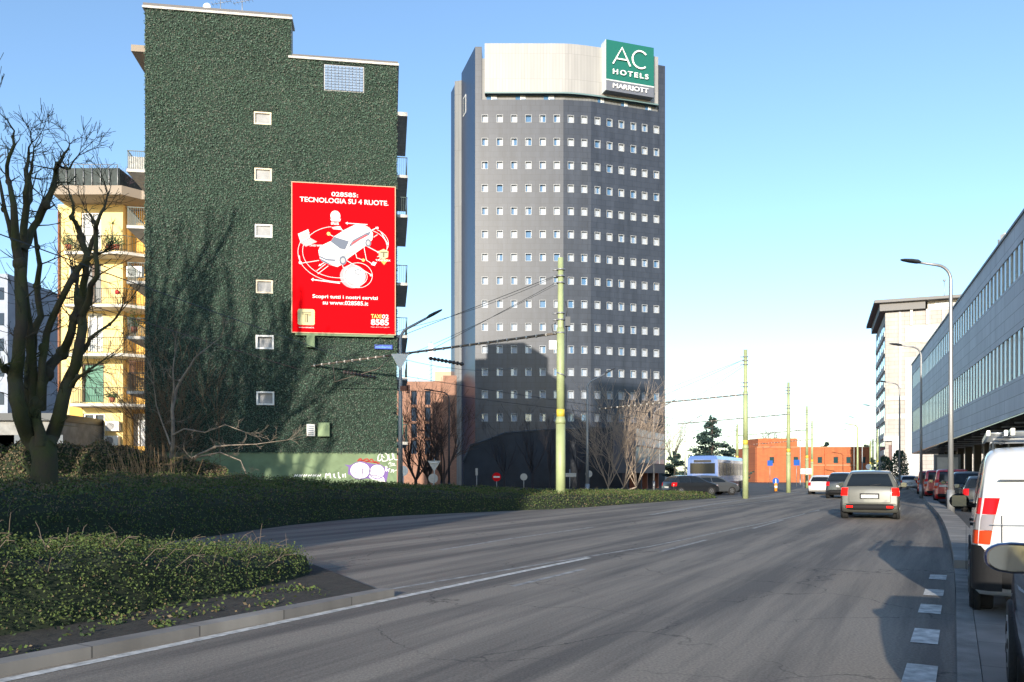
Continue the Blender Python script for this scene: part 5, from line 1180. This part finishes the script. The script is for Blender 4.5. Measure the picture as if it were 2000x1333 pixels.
# ------------------------------------------------------------------ signs
M_sgrey = mat('sign_back_grey', (.33,.34,.35), .5, metal=.3); M_sred = mat('sign_red', (.6,.006,.012), .7, spec=.1); M_sblue = mat('traffic_blue', (.01,.09,.40), .4)
def sign(label, px, py, Y, kind, size, name='traffic_sign', top=None, group=None):
    p = P(px, py, Y); r = thing(name, label, 'traffic sign', (p.x, Y, 0), group=group); z = p.z
    m = MB(); m.tube([(0,.06,0),(0,.06,z+size*.45)], .032, 8); m.build('post', M_metal, r); m = MB(); s = size/2
    if kind in ('disc','noentry','blue','discback'):
        m.cyl((0,0,z), (0,1,0), s, .03, 28); m.build('plate', {'disc':M_frame,'noentry':M_sred,'blue':M_sblue,'discback':M_sgrey}[kind], r)
        if kind == 'noentry': m = MB(); m.box((-s*.72,-.035,z-s*.17),(s*.72,-.016,z+s*.17)); m.build('white_bar', M_pw, r)
        if kind == 'discback': m = MB(); m.box((-s*.5,-.05,z-.03),(s*.5,-.016,z+.03)); m.build('back_rail', M_metal, r)
        if kind == 'blue': m = MB(); m.box((-.04,-.035,z-s*.6),(.04,-.016,z+s*.6)); m.build('white_arrow', M_pw, r)
    elif kind == 'yieldback':
        pts = [(-s,z+s*.6),(s,z+s*.6),(0,z-s*1.1)]; m.add([(a,0,b) for a,b in pts]+[(a,.03,b) for a,b in pts], [(0,2,1),(3,4,5),(0,1,4,3),(1,2,5,4),(2,0,3,5)]); m.build('plate', M_sgrey, r)
        m = MB(); m.tube([(-s*.6,-.03,z+s*.3),(s*.6,-.03,z+s*.3)], .025, 5); m.build('back_rail', M_frame, r)
    elif kind in ('rect','rectblue','rectwhite'): 
        m.box((-s,-.02,z-s*.3 if kind == 'rect' else z-s),(s,.02,z+s*.3 if kind == 'rect' else z+s)); m.build('plate', {'rect':M_sgrey,'rectblue':M_sblue,'rectwhite':M_frame}[kind], r)
    elif kind == 'small': m.box((-.08,-.1,z-.25),(.08,.05,z+.25)); m.build('housing', M_sgrey, r)
    return r
sign('grey back of a triangular give way sign right of the ivy wall', 848, 908, 45, 'yieldback', .72)
sign('round sign plate low behind the triangular sign back', 846, 935, 47, 'discback', .55)
sign('round red no entry sign with a white bar before the podium', 970, 932, 58, 'noentry', .62)
sign('round grey sign back standing right of the no entry sign', 1023, 932, 58, 'discback', .5)
sign('slim post with a small box head left of the no entry sign', 931, 922, 58, 'small', .3)
sign('wide low grey plate on a post right of the near green pole', 1113, 928, 55, 'rect', .85)
sign('pale round plate beside the grey lamp at the ivy block corner', 787, 920, 40, 'disc', .5)
sign('round plate just right of the middle grey lamp', 1150, 926, 58, 'discback', .5)
sign('blue square sign before the orange building, right of third pole', 1556, 904, 100, 'rectblue', .7)
sign('pale blue sign left of the fourth tram pole', 1569, 921, 90, 'rectwhite', .6)
sign('pale cyan sign right of the fourth tram pole', 1579, 921, 90, 'rectwhite', .65)
sign('blue direction disc at the traffic island before the orange building', 1515, 940, 75, 'blue', .6)
sign('round sign before the pale tower block, left one', 1696, 912, 118, 'disc', .75)
sign('round sign before the pale tower block, right one', 1722, 906, 112, 'disc', .9)
sign('blue square sign left of the third tram pole', 1504, 905, 100, 'rectblue', .65)
r = thing('yellow_bollard', 'orange and white marker bollard on the traffic island', 'bollard', tuple(P(1515,928,75)+Vector((0,-.05,-1.5)))); m = MB(); m.tube([(0,0,0),(0,0,.75)], .14, 10, 0); m.build('post', mat('bollard_orange', (.75,.28,.03), .5), r); m = MB(); m.tube([(0,0,.3),(0,0,.5)], .145, 10); m.build('band', M_frame, r)
# advert panel at the parking lane
r = thing('advertising_panel', 'white roadside advertising panel in a grey frame above the parked cars', 'advertising panel', tuple(P(1850,928,58)+Vector((0,0,-1.5)))); m = MB(); m.box((-.75,-.05,1.2),(.75,.0,2.75)); m.build('panel', M_white, r)
m = MB(); m.box((-.9,-.08,1.0),(.9,.12,1.19)); m.box((-.9,-.08,2.76),(.9,.12,2.95)); m.box((-.9,-.08,1.191),(-.76,.12,2.759)); m.box((.76,-.08,1.191),(.9,.12,2.759)); m.build('frame', M_metal, r); m = MB(); m.box((-.1,.0,0),(.1,.1,.999)); m.build('post', M_metal, r)
# round yellow plate cut by the right edge
r = thing('round_projecting_sign', 'round yellow and white projecting sign on the grey office', 'sign', tuple(P(2004,672,34)+Vector((.1,-.5,0)))); m = MB(); m.cyl((0,0,0),(0,1,0),.36,.1,28); m.build('rim', M_frame, r); m = MB(); m.cyl((0,-.06,0),(0,1,0),.26,.03,28); m.build('face', mat('sign_yellow', (.75,.55,.08), .5), r); m = MB(); m.box((.1,-.03,-.05),(1.6,.03,.05)); m.build('bracket', M_metal, r)

# ------------------------------------------------------------------ vehicles
def mono(pts, k=2): return smooth_line(pts, k)
CARS = dict(
 hatch=dict(L=4.05,H=1.46,hw=.86,belt=.92,top=[(0,.50),(.02,.78),(.08,.98),(.20,1.08),(.48,1.36),(.8,1.45),(1.6,1.46),(2.3,1.41),(3.0,1.0),(3.3,.94),(3.85,.80),(4.03,.62),(4.05,.48)], gx=(.62,1.5,2.0,2.72), r=.10),
 suv=dict(L=4.35,H=1.66,hw=.91,belt=1.04,top=[(0,.52),(.02,.9),(.07,1.08),(.17,1.16),(.38,1.54),(.7,1.64),(1.9,1.66),(2.55,1.6),(3.3,1.14),(3.6,1.06),(4.15,.94),(4.33,.72),(4.35,.5)], gx=(.55,1.5,2.1,2.95), r=.11),
 van=dict(L=4.1,H=1.80,hw=.87,belt=1.05,top=[(0,.46),(.015,.8),(.05,1.2),(.11,1.55),(.20,1.70),(.38,1.78),(.7,1.80),(2.3,1.80),(2.7,1.70),(3.35,1.15),(3.6,1.02),(3.95,.85),(4.08,.66),(4.1,.46)], gx=(.35,1.3,1.9,2.95), r=.14),
)
M_tyre = mat('tyre', (.018,.018,.019), .85, bump=.3, bs=60); M_rim = mat('alloy_rim', (.35,.36,.37), .35, metal=.8); M_cglass = mat('car_glass', (.012,.016,.02), .08, spec=.5)
M_lampr = mat('tail_lamp_red', (.60,.008,.010), .15, coat=0, spec=.25); M_lampw = mat('lamp_clear', (.27,.23,.23), .12, coat=1); M_lampo = mat('lamp_orange', (.60,.05,.008), .3, spec=.25); M_plast = mat('bumper_plastic', (.014,.014,.015), .75, spec=.25, bump=.15, bs=80)
M_plate = mat('number_plate', (.65,.65,.62), .5); M_lit = mat('lit_tail_lamp', (1,.008,.006), .6, emit=1.0, spec=.05)
def car(name, label, kind, x, y, head, paint, rack=False, group=None, cat='car', lit=False, plastic=False, detail=1, stripe=None):
    """x, y: the middle of the rear end on the ground; head: compass heading from +Y towards +X in degrees"""
    C = CARS[kind]; L, H, hw, belt, rr = C['L'], C['H'], C['hw'], C['belt'], C['r']
    r = thing(name, label, cat, (x, y, 0), R(90-head), group)
    top = mono(C['top'], 2); xs = [p[0] for p in top]
    def ztop(q):
        for a, b in zip(top, top[1:]):
            if a[0] <= q <= b[0]: return a[1]+(b[1]-a[1])*((q-a[0])/max(1e-9, b[0]-a[0]))
        return top[-1][1]
    def xrear(z):
        for a, b in zip(top, top[1:]):
            if a[1] <= z <= b[1]: return a[0]+(b[0]-a[0])*((z-a[1])/max(1e-9, b[1]-a[1]))
        return 0
    def Wd(q):
        e = min(q, L-q); k = .9 if q > L/2 else .35; t = min(1, max(0, e/k)); return hw*(1-(.20 if q > L/2 else .07)*(1-t)**2)
    def sy(q, z):
        f = .955+.045*math.sin(math.pi*min(1, max(0, (z-.2)/(belt-.1)))) if z < belt else .968-(.30 if kind != 'van' else .17)*((z-belt)/(H-belt))*1.0*(1 if kind != 'van' else .8)
        return Wd(q)*f
    zb = .22
    def ring(q):
        zt = max(ztop(q), zb+.25); e = min(q, L-q); z0 = zb + .14*(1-min(1, e/.25))**2
        pts = [(0,z0),(sy(q,z0)*.8,z0),(sy(q,z0)-.03,z0+.01)]; rc = min(rr, (zt-z0)*.35)
        n = 12
        for i in range(n+1): z = z0+.05+(zt-rc-z0-.05)*i/n; pts.append((sy(q,z), z))
        yc = sy(q, zt-rc)-rc
        for i in range(1, 6): t = R(90*i/5); pts.append((yc+rc*math.cos(t), zt-rc+rc*math.sin(t)))
        for i in range(1, 5): f = 1-i/4; pts.append((yc*f, zt+.018*(1-f*f)))
        return pts
    body = MB(); rings = [ring(q) for q in xs]; vs = []; m = len(rings[0])
    for q, rg in zip(xs, rings):
        bulge = .05 if q < .6 else 0
        for y_, z_ in rg: vs.append((q + bulge*(abs(y_)/hw)**2.5*(1-q/.6 if q < .6 else 0), y_, z_))
        for y_, z_ in rg: vs.append((q + bulge*(abs(y_)/hw)**2.5*(1-q/.6 if q < .6 else 0), -y_, z_))
    fs = []
    for i in range(len(xs)-1):
        a, b = i*2*m, (i+1)*2*m
        for k in range(m-1): fs.append((a+k, a+k+1, b+k+1, b+k)); fs.append((b+m+k, b+m+k+1, a+m+k+1, a+m+k))
    for a, fl in ((0, 0), ((len(xs)-1)*2*m, 1)):
        for k in range(m-1): f = (a+k+1, a+k, a+m+k, a+m+k+1); fs.append(f if not fl else f[::-1])
    body.add(vs, fs, 0, True); body.build('body', paint, r)
    # side windows
    for s in (1, -1):
        g = C['gx']
        for (a, b) in ((g[0], g[1]), (g[1]+.07, g[3])):
            if kind == 'van' and a < 1: continue
            w_ = MB(); n = 12; grid = []
            for i in range(n+1):
                q = a+(b-a)*i/n; z1 = max(belt+.04, min(ztop(q)-.10-rr*.3, H-.16)); grid.append([(q, s*(sy(q, z)+.006), z) for z in (belt+.03, belt+.03+(z1-belt-.03)*.5, z1)])
            vs = [p for g_ in grid for p in g_]; w_.add(vs, [(i*3+k, i*3+k+1, (i+1)*3+k+1, (i+1)*3+k)[::s] for i in range(n) for k in range(2)], 0, True); w_.build('side_window', M_cglass, r)
        if detail:
            for hx in (g[1]-.15, g[1]+.95):
                m1 = MB(); m1.box((hx, s*(sy(hx, belt-.12))-.01, belt-.14), (hx+.18, s*(sy(hx, belt-.12))+s*.025, belt-.11)) if s > 0 else m1.box((hx, s*(sy(hx, belt-.12))-.025, belt-.14), (hx+.18, s*(sy(hx, belt-.12))+.01, belt-.11)); m1.build('door_handle', M_plast if plastic else paint, r)
            m1 = MB()
            for gx_ in (g[1]+.03, g[3]+.12, g[0]+.05):   # door shut lines
                vs = []
                for i in range(9): z = .32+(min(belt, ztop(gx_)-.12)-.32)*i/8; vs += [(gx_-.005, s*(sy(gx_, z)+.003), z), (gx_+.005, s*(sy(gx_, z)+.003), z)]
                m1.add(vs, [(2*i, 2*i+1, 2*i+3, 2*i+2)[::-s] for i in range(8)])
            m1.build('shut_line', M_black, r)
            # wing mirror
            mx_ = g[3]-.18; m1 = MB(); m1.blob((mx_, s*(hw+.13), belt+.10), .12, (.5, 1, .85), 8); m1.tube([(mx_, s*(hw-.08), belt+.03), (mx_, s*(hw+.06), belt+.07)], .03, 6); mm = m1.build('wing_mirror', M_plast if plastic else paint, r)
            m1 = MB(); m1.box((mx_-.065, s*(hw+.13)-.085, belt+.03), (mx_-.058, s*(hw+.13)+.085, belt+.175)); m1.build('mirror_glass', mat('mirror_glass', (.12,.14,.14), .1, metal=.7), mm)
    # rear and front glass
    def rear_panel(z0, z1, inset, mt, nm, off=.014, y0=None, y1=None, n=14):
        m1 = MB(); vs = []
        for i in range(n+1):
            z = z0+(z1-z0)*i/n; q = xrear(z); w_ = sy(q, z)-rr-inset*(.4+.6*i/n) if y1 is None else y1; a = -w_ if y0 is None else y0
            for k in range(7): y_ = a+(w_-a)*k/6; vs.append((q-off+.05*(abs(y_)/hw)**2.5*(1-q/.6 if q < .6 else 0), y_, z+.008+.018*(1-(y_/max(.1,w_+rr))**2)))
        m1.add(vs, [(i*7+k, i*7+k+1, (i+1)*7+k+1, (i+1)*7+k)[::-1] for i in range(n) for k in range(6)], 0, True); return m1.build(nm, mt, r)
    if not (kind == 'van' and plastic and rack): rear_panel(belt+.06, H-.14, .0, M_cglass, 'rear_window')
    m1 = MB(); vs = []; zf = [(q, ztop(q)) for q in xs if q > L*.5]; a_ = C['gx'][3]
    seg = [i/8 for i in range(9)]
    xa, xb = next(q for q, z in zf if z < H-.08), C['top'][8 if kind != 'van' else 9][0]-.05
    for t_ in seg:
        q = xa+(xb-xa)*t_; z = ztop(q); w_ = sy(q, z-rr)-rr-.03
        for k in range(5): vs.append((q+.006, -w_+2*w_*k/4, z+.014))
    m1.add(vs, [(i*5+k, i*5+k+1, (i+1)*5+k+1, (i+1)*5+k) for i in range(8) for k in range(4)], 0, True); m1.build('windscreen', M_cglass, r)
    # lamps: housings following the rear corner
    zl0, zl1 = ((belt-.24, belt+.02) if kind != 'van' else (.78, 1.26))
    for s in (1, -1):
        cells = 1 if kind != 'van' else 3
        bounds = [(zl0, zl1, 0)] if cells == 1 else [(1.09, 1.26, 0), (.925, 1.085, 1), (.78, .92, 2)]
        for (z0, z1, mi) in bounds:
            m1 = MB(); n = 6; vs = []
            for i in range(n+1):
                z = z0+(z1-z0)*i/n; q = xrear(z)+.02; w_ = sy(q, z); inn = .17 if kind != 'van' else (.20 if mi < 2 else .18); outx = .30 if kind != 'van' else .20
                if kind == 'van' : inn = .115+.045*((z-.78)/.48)
                prof = [(q+outx, sy(q+outx,z)+.006), (q+outx*.6, sy(q+outx*.6,z)+.010), (q+.10, sy(q+.10,z)+.012), (q+.05, sy(q+.05,z)+.008), (q+.012, w_-.03), (q-.008, w_-.075), (q-.018, w_-max(.10, inn))]
                for a, b in prof: vs.append((a, s*b, z))
            vs2 = vs; m1.add(vs2, [(i*7+k, i*7+k+1, (i+1)*7+k+1, (i+1)*7+k)[::s] for i in range(n) for k in range(6)], 0, True)
            # close top, bottom and inner side
            e = MB()
            m1.add([vs[k] for k in range(7)]+[(vs[6][0]+.1, vs[6][1], vs[6][2])], [tuple(range(8))[::s]]); t7 = n*7; m1.add([vs[t7+k] for k in range(7)]+[(vs[t7+6][0]+.1, vs[t7+6][1], vs[t7+6][2])], [tuple(range(8))[::-s]])
            m1.build('tail_lamp', (M_lit if lit else M_lampr) if mi == 0 else (M_lampw if mi == 1 else M_lampo), r)
        m1 = MB(); m1.blob((L-.22, s*(hw-.22), .72 if kind == 'hatch' else .82), .17, (.9,.9,.5), 8); m1.build('headlight', M_lampw, r)
    # bumper, plate
    m1 = MB(); pts = []
    for k in range(13):
        f = -1+2*k/12; y_ = f*(hw*.985); pts.append((.02+.30*abs(f)**7, y_))
    z0, z1 = .30, (.52 if not plastic else .66)
    vs = [(a-.045, b, z0+.04) for a, b in pts]+[(a-.07, b, (z0+z1)/2) for a, b in pts]+[(a-.05, b, z1-.01) for a, b in pts]+[(a+.05, b*.99, z1) for a, b in pts]+[(a+.08, b*.97, z0) for a, b in pts]
    m1.add(vs, [(i*13+k, i*13+k+1, ((i+1) % 5)*13+k+1, ((i+1) % 5)*13+k)[::-1] for i in range(5) for k in range(12)], 0, True); m1.build('bumper', M_plast if (plastic or kind != 'hatch') else paint, r)
    m1 = MB(); zp = .60 if kind == 'hatch' else .78; q = xrear(zp); m1.box((q-.03, -.26, zp-.055), (q-.012, .26, zp+.055)); m1.build('number_plate', M_plate, r)
    if lit:
        for s in (1,-1): m1 = MB(); m1.box((-.06, s*.62-.1, .40), (-.045, s*.62+.1, .46)); m1.build('reflector', M_lit, r)
    if detail:
        m1 = MB(); zs0, zs1 = .58, belt+.03
        for sgn in (1,-1):
            vs = []
            for i in range(7):
                z = zs0+(zs1-zs0)*i/6; q = xrear(z); w_ = hw-.27
                for dy in (-.005,.005): vs.append((q-.017+.05*(w_/hw)**2.5, sgn*(w_+dy), z))
            m1.add(vs, [(2*i, 2*i+1, 2*i+3, 2*i+2)[::sgn] for i in range(6)])
        q = xrear(zs0); m1.box((q-.016, -hw+.27, zs0-.006), (q-.005, hw-.27, zs0+.006)); m1.build('tailgate_seam', M_black, r)
        q = xrear(zp); m1 = MB(); m1.box((q-.014, -.30, zp-.085), (q-.004, .30, zp+.10)); m1.build('plate_recess', M_plast, r)
        if kind != 'van': m1 = MB(); z = belt+.10; m1.tube([(xrear(z)-.035, 0, z), (xrear(z+.04)-.02, -.34, z+.05)], .012, 5); m1.build('rear_wiper', M_black, r)
    # wheels
    wr = .31 if kind == 'hatch' else .34
    for q in (.72 if kind != 'van' else .78, L-.78):
        for s in (1, -1):
            yy = s*(Wd(q)-.10); ar = MB(); ar.tube([(q, s*(Wd(q)*.9), wr), (q, s*(Wd(q)*.955+.012), wr)], wr*1.16, 24); ar.build('wheel_arch', M_black, r)
            m1 = MB(); m1.tube([(q, yy-.11, wr), (q, yy-.085, wr), (q, yy+.085, wr), (q, yy+.11+.012*s, wr)], [wr*.92, wr, wr, wr*.93], 28); wh = m1.build('tyre', M_tyre, r)
            m1 = MB(); fy = yy+s*.125; m1.tube([(q, fy-s*.03, wr), (q, fy, wr)], [wr*.62, wr*.60], 24)
            m1.build('rim', M_rim, wh); m1 = MB()
            for k in range(5): t = R(72*k+36); m1.blob((q+math.cos(t)*wr*.38, fy+s*.002, wr+math.sin(t)*wr*.38), wr*.13, (1,.12,1), 5)
            m1.build('rim_opening', M_black, wh)
    if rack:
        m1 = MB(); 
        for q in (.75, 1.9): m1.tube([(q, -.66, H-.02), (q, -.66, H+.10), (q, .66, H+.10), (q, .66, H-.02)], .02, 6)
        m1.build('roof_rack', M_metal, r)
    if stripe:
        m1 = MB(); q = xrear(.95); m1.box((q-.022, -hw+.25, .86), (q-.012, hw-.25, .98)); m1.build('white_stripe', M_paintcar, r)
    return r
def paint(nm, c, metal=0, rough=.28): return mat(nm, c, rough, metal=metal, coat=1, spec=.5)
M_paintcar = paint('white_car_paint', (.60,.60,.60)); M_redcar = paint('red_car_paint', (.55,.012,.012)); M_darkcar = paint('dark_blue_car_paint', (.008,.014,.07), .1); M_silver = paint('beige_silver_paint', (.10,.102,.09), 0, .4); M_blackcar = paint('black_car_paint', (.015,.017,.02)); M_greycar = paint('grey_car_paint', (.12,.13,.14), .5)
def at_rear(px, Y): return (px-1000)/F*Y
# white van beside the camera, rear left corner at the photographed place
VH = 28.9; hd = Vector((math.sin(R(VH)), math.cos(R(VH)))); rt = Vector((hd.y, -hd.x))
vc = Vector((4.80, 8.55)) + rt*.87
van = car('white_van', 'white delivery van with black bumper corner and ladder rack, nearest on the right', 'van', vc.x, vc.y, VH, M_paintcar, rack=True, cat='van', plastic=True)
m1 = MB()
for s in (1,): m1.box((-.012, -.004, .5), (.0, .004, 1.72))
m1.build('door_gap', M_black, van)
# corner plastic quarter, the black lower rear corner of the van
m1 = MB(); m2 = MB(); vs = []; pf = [(.62,.875),(.40,.878),(.20,.872),(.08,.845),(.01,.79),(-.02,.72),(-.022,.60)]
hts = [(.3,.74),(.3,.75),(.3,.76),(.3,.765),(.3,.765),(.3,.68),(.3,.50)]
for (a,b),(z0,z1) in zip(pf, hts): vs += [(a,b,z0),(a,b,z1)]
m1.add(vs, [(2*i,2*i+1,2*i+3,2*i+2) for i in range(6)], 0, True); m2.add([(a,-b,c) for a,b,c in vs], [(2*i,2*i+2,2*i+3,2*i+1) for i in range(6)], 0, True); m1.build('corner_guard', M_plast, van); m2.build('corner_guard', M_plast, van)
m1 = MB(); m1.box((-.02, -.62, .985), (.0, .70, .992)); m1.box((-.005,-.62,1.45),(.09,.62,1.456)); m1.build('pressing_line', mat('pressing_shadow', (.25,.25,.26), .6), van)
lad = thing('ladder', 'aluminium ladder lying on the roof rack of the white van', 'ladder', van.location, van.rotation_euler.z)
M_alu = mat('aluminium', (.55,.56,.54), .35, metal=.7)
for y_ in (.10, .48): m1 = MB(); m1.box((.15, y_, 1.915), (3.3, y_+.035, 1.985)); m1.build('rail', M_alu, lad)
m1 = MB()
for i in range(11): m1.tube([(.32+i*.28, .13, 1.95), (.32+i*.28, .485, 1.95)], .016, 6)
m1.build('rungs', M_alu, lad)
lad2 = thing('ladder', 'second aluminium ladder, on the left edge of the white van roof rack', 'ladder', van.location, van.rotation_euler.z)
for y_ in (.54, .70): m1 = MB(); m1.box((.25, y_, 1.915), (2.9, y_+.03, 1.97)); m1.build('rail', M_alu, lad2)
m1 = MB()
for i in range(9): m1.tube([(.42+i*.28, .565, 1.945), (.42+i*.28, .705, 1.945)], .014, 6)
m1.build('rungs', M_alu, lad2)
# dark blue car at the lower right corner: only its front wing and left mirror reach the picture
sd_ = Vector((3.56, 5.85)); c0 = sd_ - hd*3.25 + rt*.86
dk = car('dark_blue_car', 'dark blue car in the bottom right corner with a large wing mirror', 'hatch', c0.x, c0.y, VH, M_darkcar, detail=0)
m1 = MB(); mz = 1.0; mx_ = 2.15
def mirror_pts(s, sx): 
    out = []
    for k in range(20):
        t = 2*math.pi*k/20; cx_, sy_ = math.cos(t), math.sin(t)
        out.append((sx, .86-.10 + .14 + .14*s*(abs(cx_)**.6)*(1 if cx_ > 0 else -1), mz + .092*s*(abs(sy_)**.65)*(1 if sy_ > 0 else -1)*(1-.25*(cx_ > 0)*abs(cx_))))
    return out
rgs = [mirror_pts(.93, mx_), mirror_pts(1.0, mx_+.01), mirror_pts(1.04, mx_+.05), mirror_pts(.95, mx_+.11), mirror_pts(.6, mx_+.16), mirror_pts(.1, mx_+.175)]
m1.add([p for q in rgs for p in q], [(i*20+k, i*20+(k+1) % 20, (i+1)*20+(k+1) % 20, (i+1)*20+k)[::-1] for i in range(5) for k in range(20)], 0, True)
m1.tube([(mx_+.08, .76, .92), (mx_+.08, .88, .97)], .035, 8); wm = m1.build('wing_mirror', M_darkcar, dk)
m1 = MB(); m1.face(mirror_pts(.90, mx_+.004)[::-1]); m1.build('mirror_glass', mat('near_mirror_glass', (.26,.29,.30), .08, metal=1), wm)
m1 = MB(); a = mirror_pts(.93, mx_-.001); b = mirror_pts(.86, mx_-.001); m1.add(a+b, [(k, (k+1) % 20, 20+(k+1) % 20, 20+k) for k in range(20)]); m1.build('mirror_rim', M_black, wm)
# parked row
def parked(nm, lb, kind, pxl, Y, head, pt, **k):
    C = CARS[kind]; h = Vector((math.sin(R(head)), math.cos(R(head)))); q = Vector((h.y, -h.x)); p = Vector((at_rear(pxl, Y), Y)) + q*C['hw']; return car(nm, lb, kind, p.x, p.y, head, pt, **k)
G1 = 'cars parked along the right kerb'
parked('dark_suv', 'dark grey car parked just ahead of the white van', 'suv', 1851, 36.5, 27, M_blackcar, group=G1)
parked('red_van', 'red van with a white stripe parked ahead of the dark car', 'van', 1824, 43.5, 27, M_redcar, group=G1, stripe=True, cat='van')
parked('red_van', 'red van parked second in the red row, slightly farther', 'van', 1804, 51.5, 27, M_redcar, group=G1, cat='van')
parked('red_van', 'farthest red van in the parked row', 'van', 1791, 63, 27, M_redcar, group=G1, cat='van')
parked('dark_car', 'dark hatchback parked out on the right of the red vans', 'hatch', 1880, 33.0, 27, M_blackcar, group=G1)
parked('white_hatchback', 'small white hatchback beyond the farthest red van', 'hatch', 1757, 84, 24, M_paintcar, group=G1)
parked('white_car', 'white car half hidden behind the white hatchback', 'hatch', 1755, 95, 23, M_paintcar, group=G1)
# traffic
sx = Vector((12.0, 27.5)); car('silver_suv', 'silver beige family car driving away in the near lane with lit tail lamps', 'suv', sx.x, sx.y, 25.5, M_silver, lit=True)
G2 = 'cars far down the avenue'
for px, Y, kd_, pt, lb in ((1601,62,'hatch',M_paintcar,'small pale car far down the avenue behind the fifth pole'),(1642,52,'suv',M_blackcar,'dark car left of the silver family car'),(1620,78,'hatch',M_greycar,'grey car far down the avenue left of the dark car'),(1662,70,'hatch',M_paintcar,'white car mostly hidden beyond the dark car'),(1700,95,'hatch',M_greycar,'distant grey car right above the silver car roof')):
    x = at_rear(px, Y); car('distant_car', lb, kd_, x, Y, 26, pt, detail=0, group=G2)
for px, Y, kd_, pt, lb, hh in ((1302,60,'hatch',M_blackcar,'dark car parked by the pavilion columns',70),(1345,62,'hatch',M_greycar,'grey car parked by the pavilion, right of the dark one',70)):
    car('parked_car', lb, kd_, at_rear(px, Y), Y, hh, pt, detail=0, group='cars parked by the pavilion')
# blue bus on the far carriageway
bh_ = 26.0; bp_ = P(1372, 928, 66); bus = thing('blue_bus', 'blue and dark red bus on the far lane behind the second pole', 'bus', (bp_.x, bp_.y, 0), R(90-bh_))
M_bus = paint('bus_blue', (.10,.18,.42)); BL, BW = 11.5, 1.25
def bus_box(x0,x1,z0,z1,w0,w1,m,nm,bev=.0):
    m1 = MB(); m1.add([(x0,-w0,z0),(x1,-w0,z0),(x1,w0,z0),(x0,w0,z0),(x0+bev,-w1,z1),(x1-bev,-w1,z1),(x1-bev,w1,z1),(x0+bev,w1,z1)], [(0,3,2,1),(4,5,6,7),(0,1,5,4),(1,2,6,5),(2,3,7,6),(3,0,4,7)]); return m1.build(nm, m, bus)
bus_box(0,BL,.3,.95,BW,BW,mat('bus_skirt', (.08,.015,.025), .4),'skirt'); bus_box(0,BL,.951,2.75,BW,BW-.03,M_bus,'body'); bus_box(.02,BL-.02,2.751,3.05,BW-.03,BW-.22,M_bus,'roof',.2)
for s in (1,-1):
    for k in range(7): m1 = MB(); x = .5+k*1.5; m1.add([(x,s*(BW+.012),1.45),(x+1.38,s*(BW+.012),1.45),(x+1.38,s*(BW-.012),2.5),(x,s*(BW-.012),2.5)], [(0,1,2,3)[::-s]]); m1.build('side_window', M_cglass, bus)
    for x in (2.4, 9.2): m1 = MB(); m1.tube([(x,s*(BW-.2),.48),(x,s*(BW+.02),.48)], .48, 24); m1.build('tyre', M_tyre, bus)
m1 = MB(); m1.face([(-.01,-1.0,1.6),(-.01,-1.0,2.45),(-.01,1.0,2.45),(-.01,1.0,1.6)]); m1.build('rear_window', M_cglass, bus)
for s in (1,-1): m1 = MB(); m1.box((-.03,s*1.05-.1,.95),(-.001,s*1.05+.1,1.35)); m1.build('tail_lamp', M_lampr, bus)
m1 = MB(); m1.box((-.02,-.7,2.5),(-.001,.7,2.7)); m1.build('rear_display', M_black, bus)

# ------------------------------------------------------------------ trees outside the picture that throw the shadows seen in it
for k, (x, y, h, rr_, lb) in enumerate(((-22.5,17,17.5,.75,'big bare street tree left of the picture, nearest to the ivy block'),(-22.3,13.5,13,.75,'big bare street tree left of the picture, nearest the road'),(-27,20,18,.7,'big bare street tree left of the picture, before the yellow flats'),(-25,15,17.5,.6,'big bare street tree left of the picture, by the bramble hedge'))):
    bare_tree('street_tree', lb, x, y, h, rr_, .2, .20, .10, 4, 5, bark=M_bark, seed=60+k, minr=.035, group='street trees beyond the left picture edge')
for k, (x, y, h, lb) in enumerate(()):
    random.seed(80+k); r = thing('evergreen_tree', lb, 'tree', (x, y, 0)); t = MB(); t.tube([(0,0,0),(.1,0,h*.5)], [.28,.16], 8); t.build('trunk', M_bark3, r); c = MB(); t = MB()
    for i in range(9): a = i*2.3; t.tube([(0,0,h*.3),(math.cos(a)*h*.12,math.sin(a)*h*.12,h*.55),(math.cos(a)*h*.2,math.sin(a)*h*.2,h*(.6+.03*i))], [.1,.06,.02], 5)
    t.build('limbs', M_bark3, r)
    for i in range(26):
        a = random.uniform(0,6.28); q = random.random()**.5*h*.2; cz = h*random.uniform(.3,.97); rad = random.uniform(.35,.9)
        for _ in range(220): c.leaf(Vector((math.cos(a)*q+random.gauss(0,rad*.5), math.sin(a)*q+random.gauss(0,rad*.5), cz+random.gauss(0,rad*.4))), .16, random.choice((0,1,2)))
    c.build('crown', M_leaf[:3], r)

r = thing('shade_block', 'tall plain block added unseen behind the viewpoint to shade the hedge and tower foot', 'building', (-16.5,-14,0))  # unseen slab, added and sized to cast shade on hedge and tower foot
m1 = MB(); m1.box((-5.6,-3.5,0),(.9,0,46.5)); m1.box((.91,-3.5,0),(3.0,-.01,43.5)); m1.build('wall', M_slab, r)
for k in range(11): m1 = MB(); m1.box((-5.3,.001,2+k*3.3),(.7,.05,3.6+k*3.3)); m1.build('window', M_glassd, r)
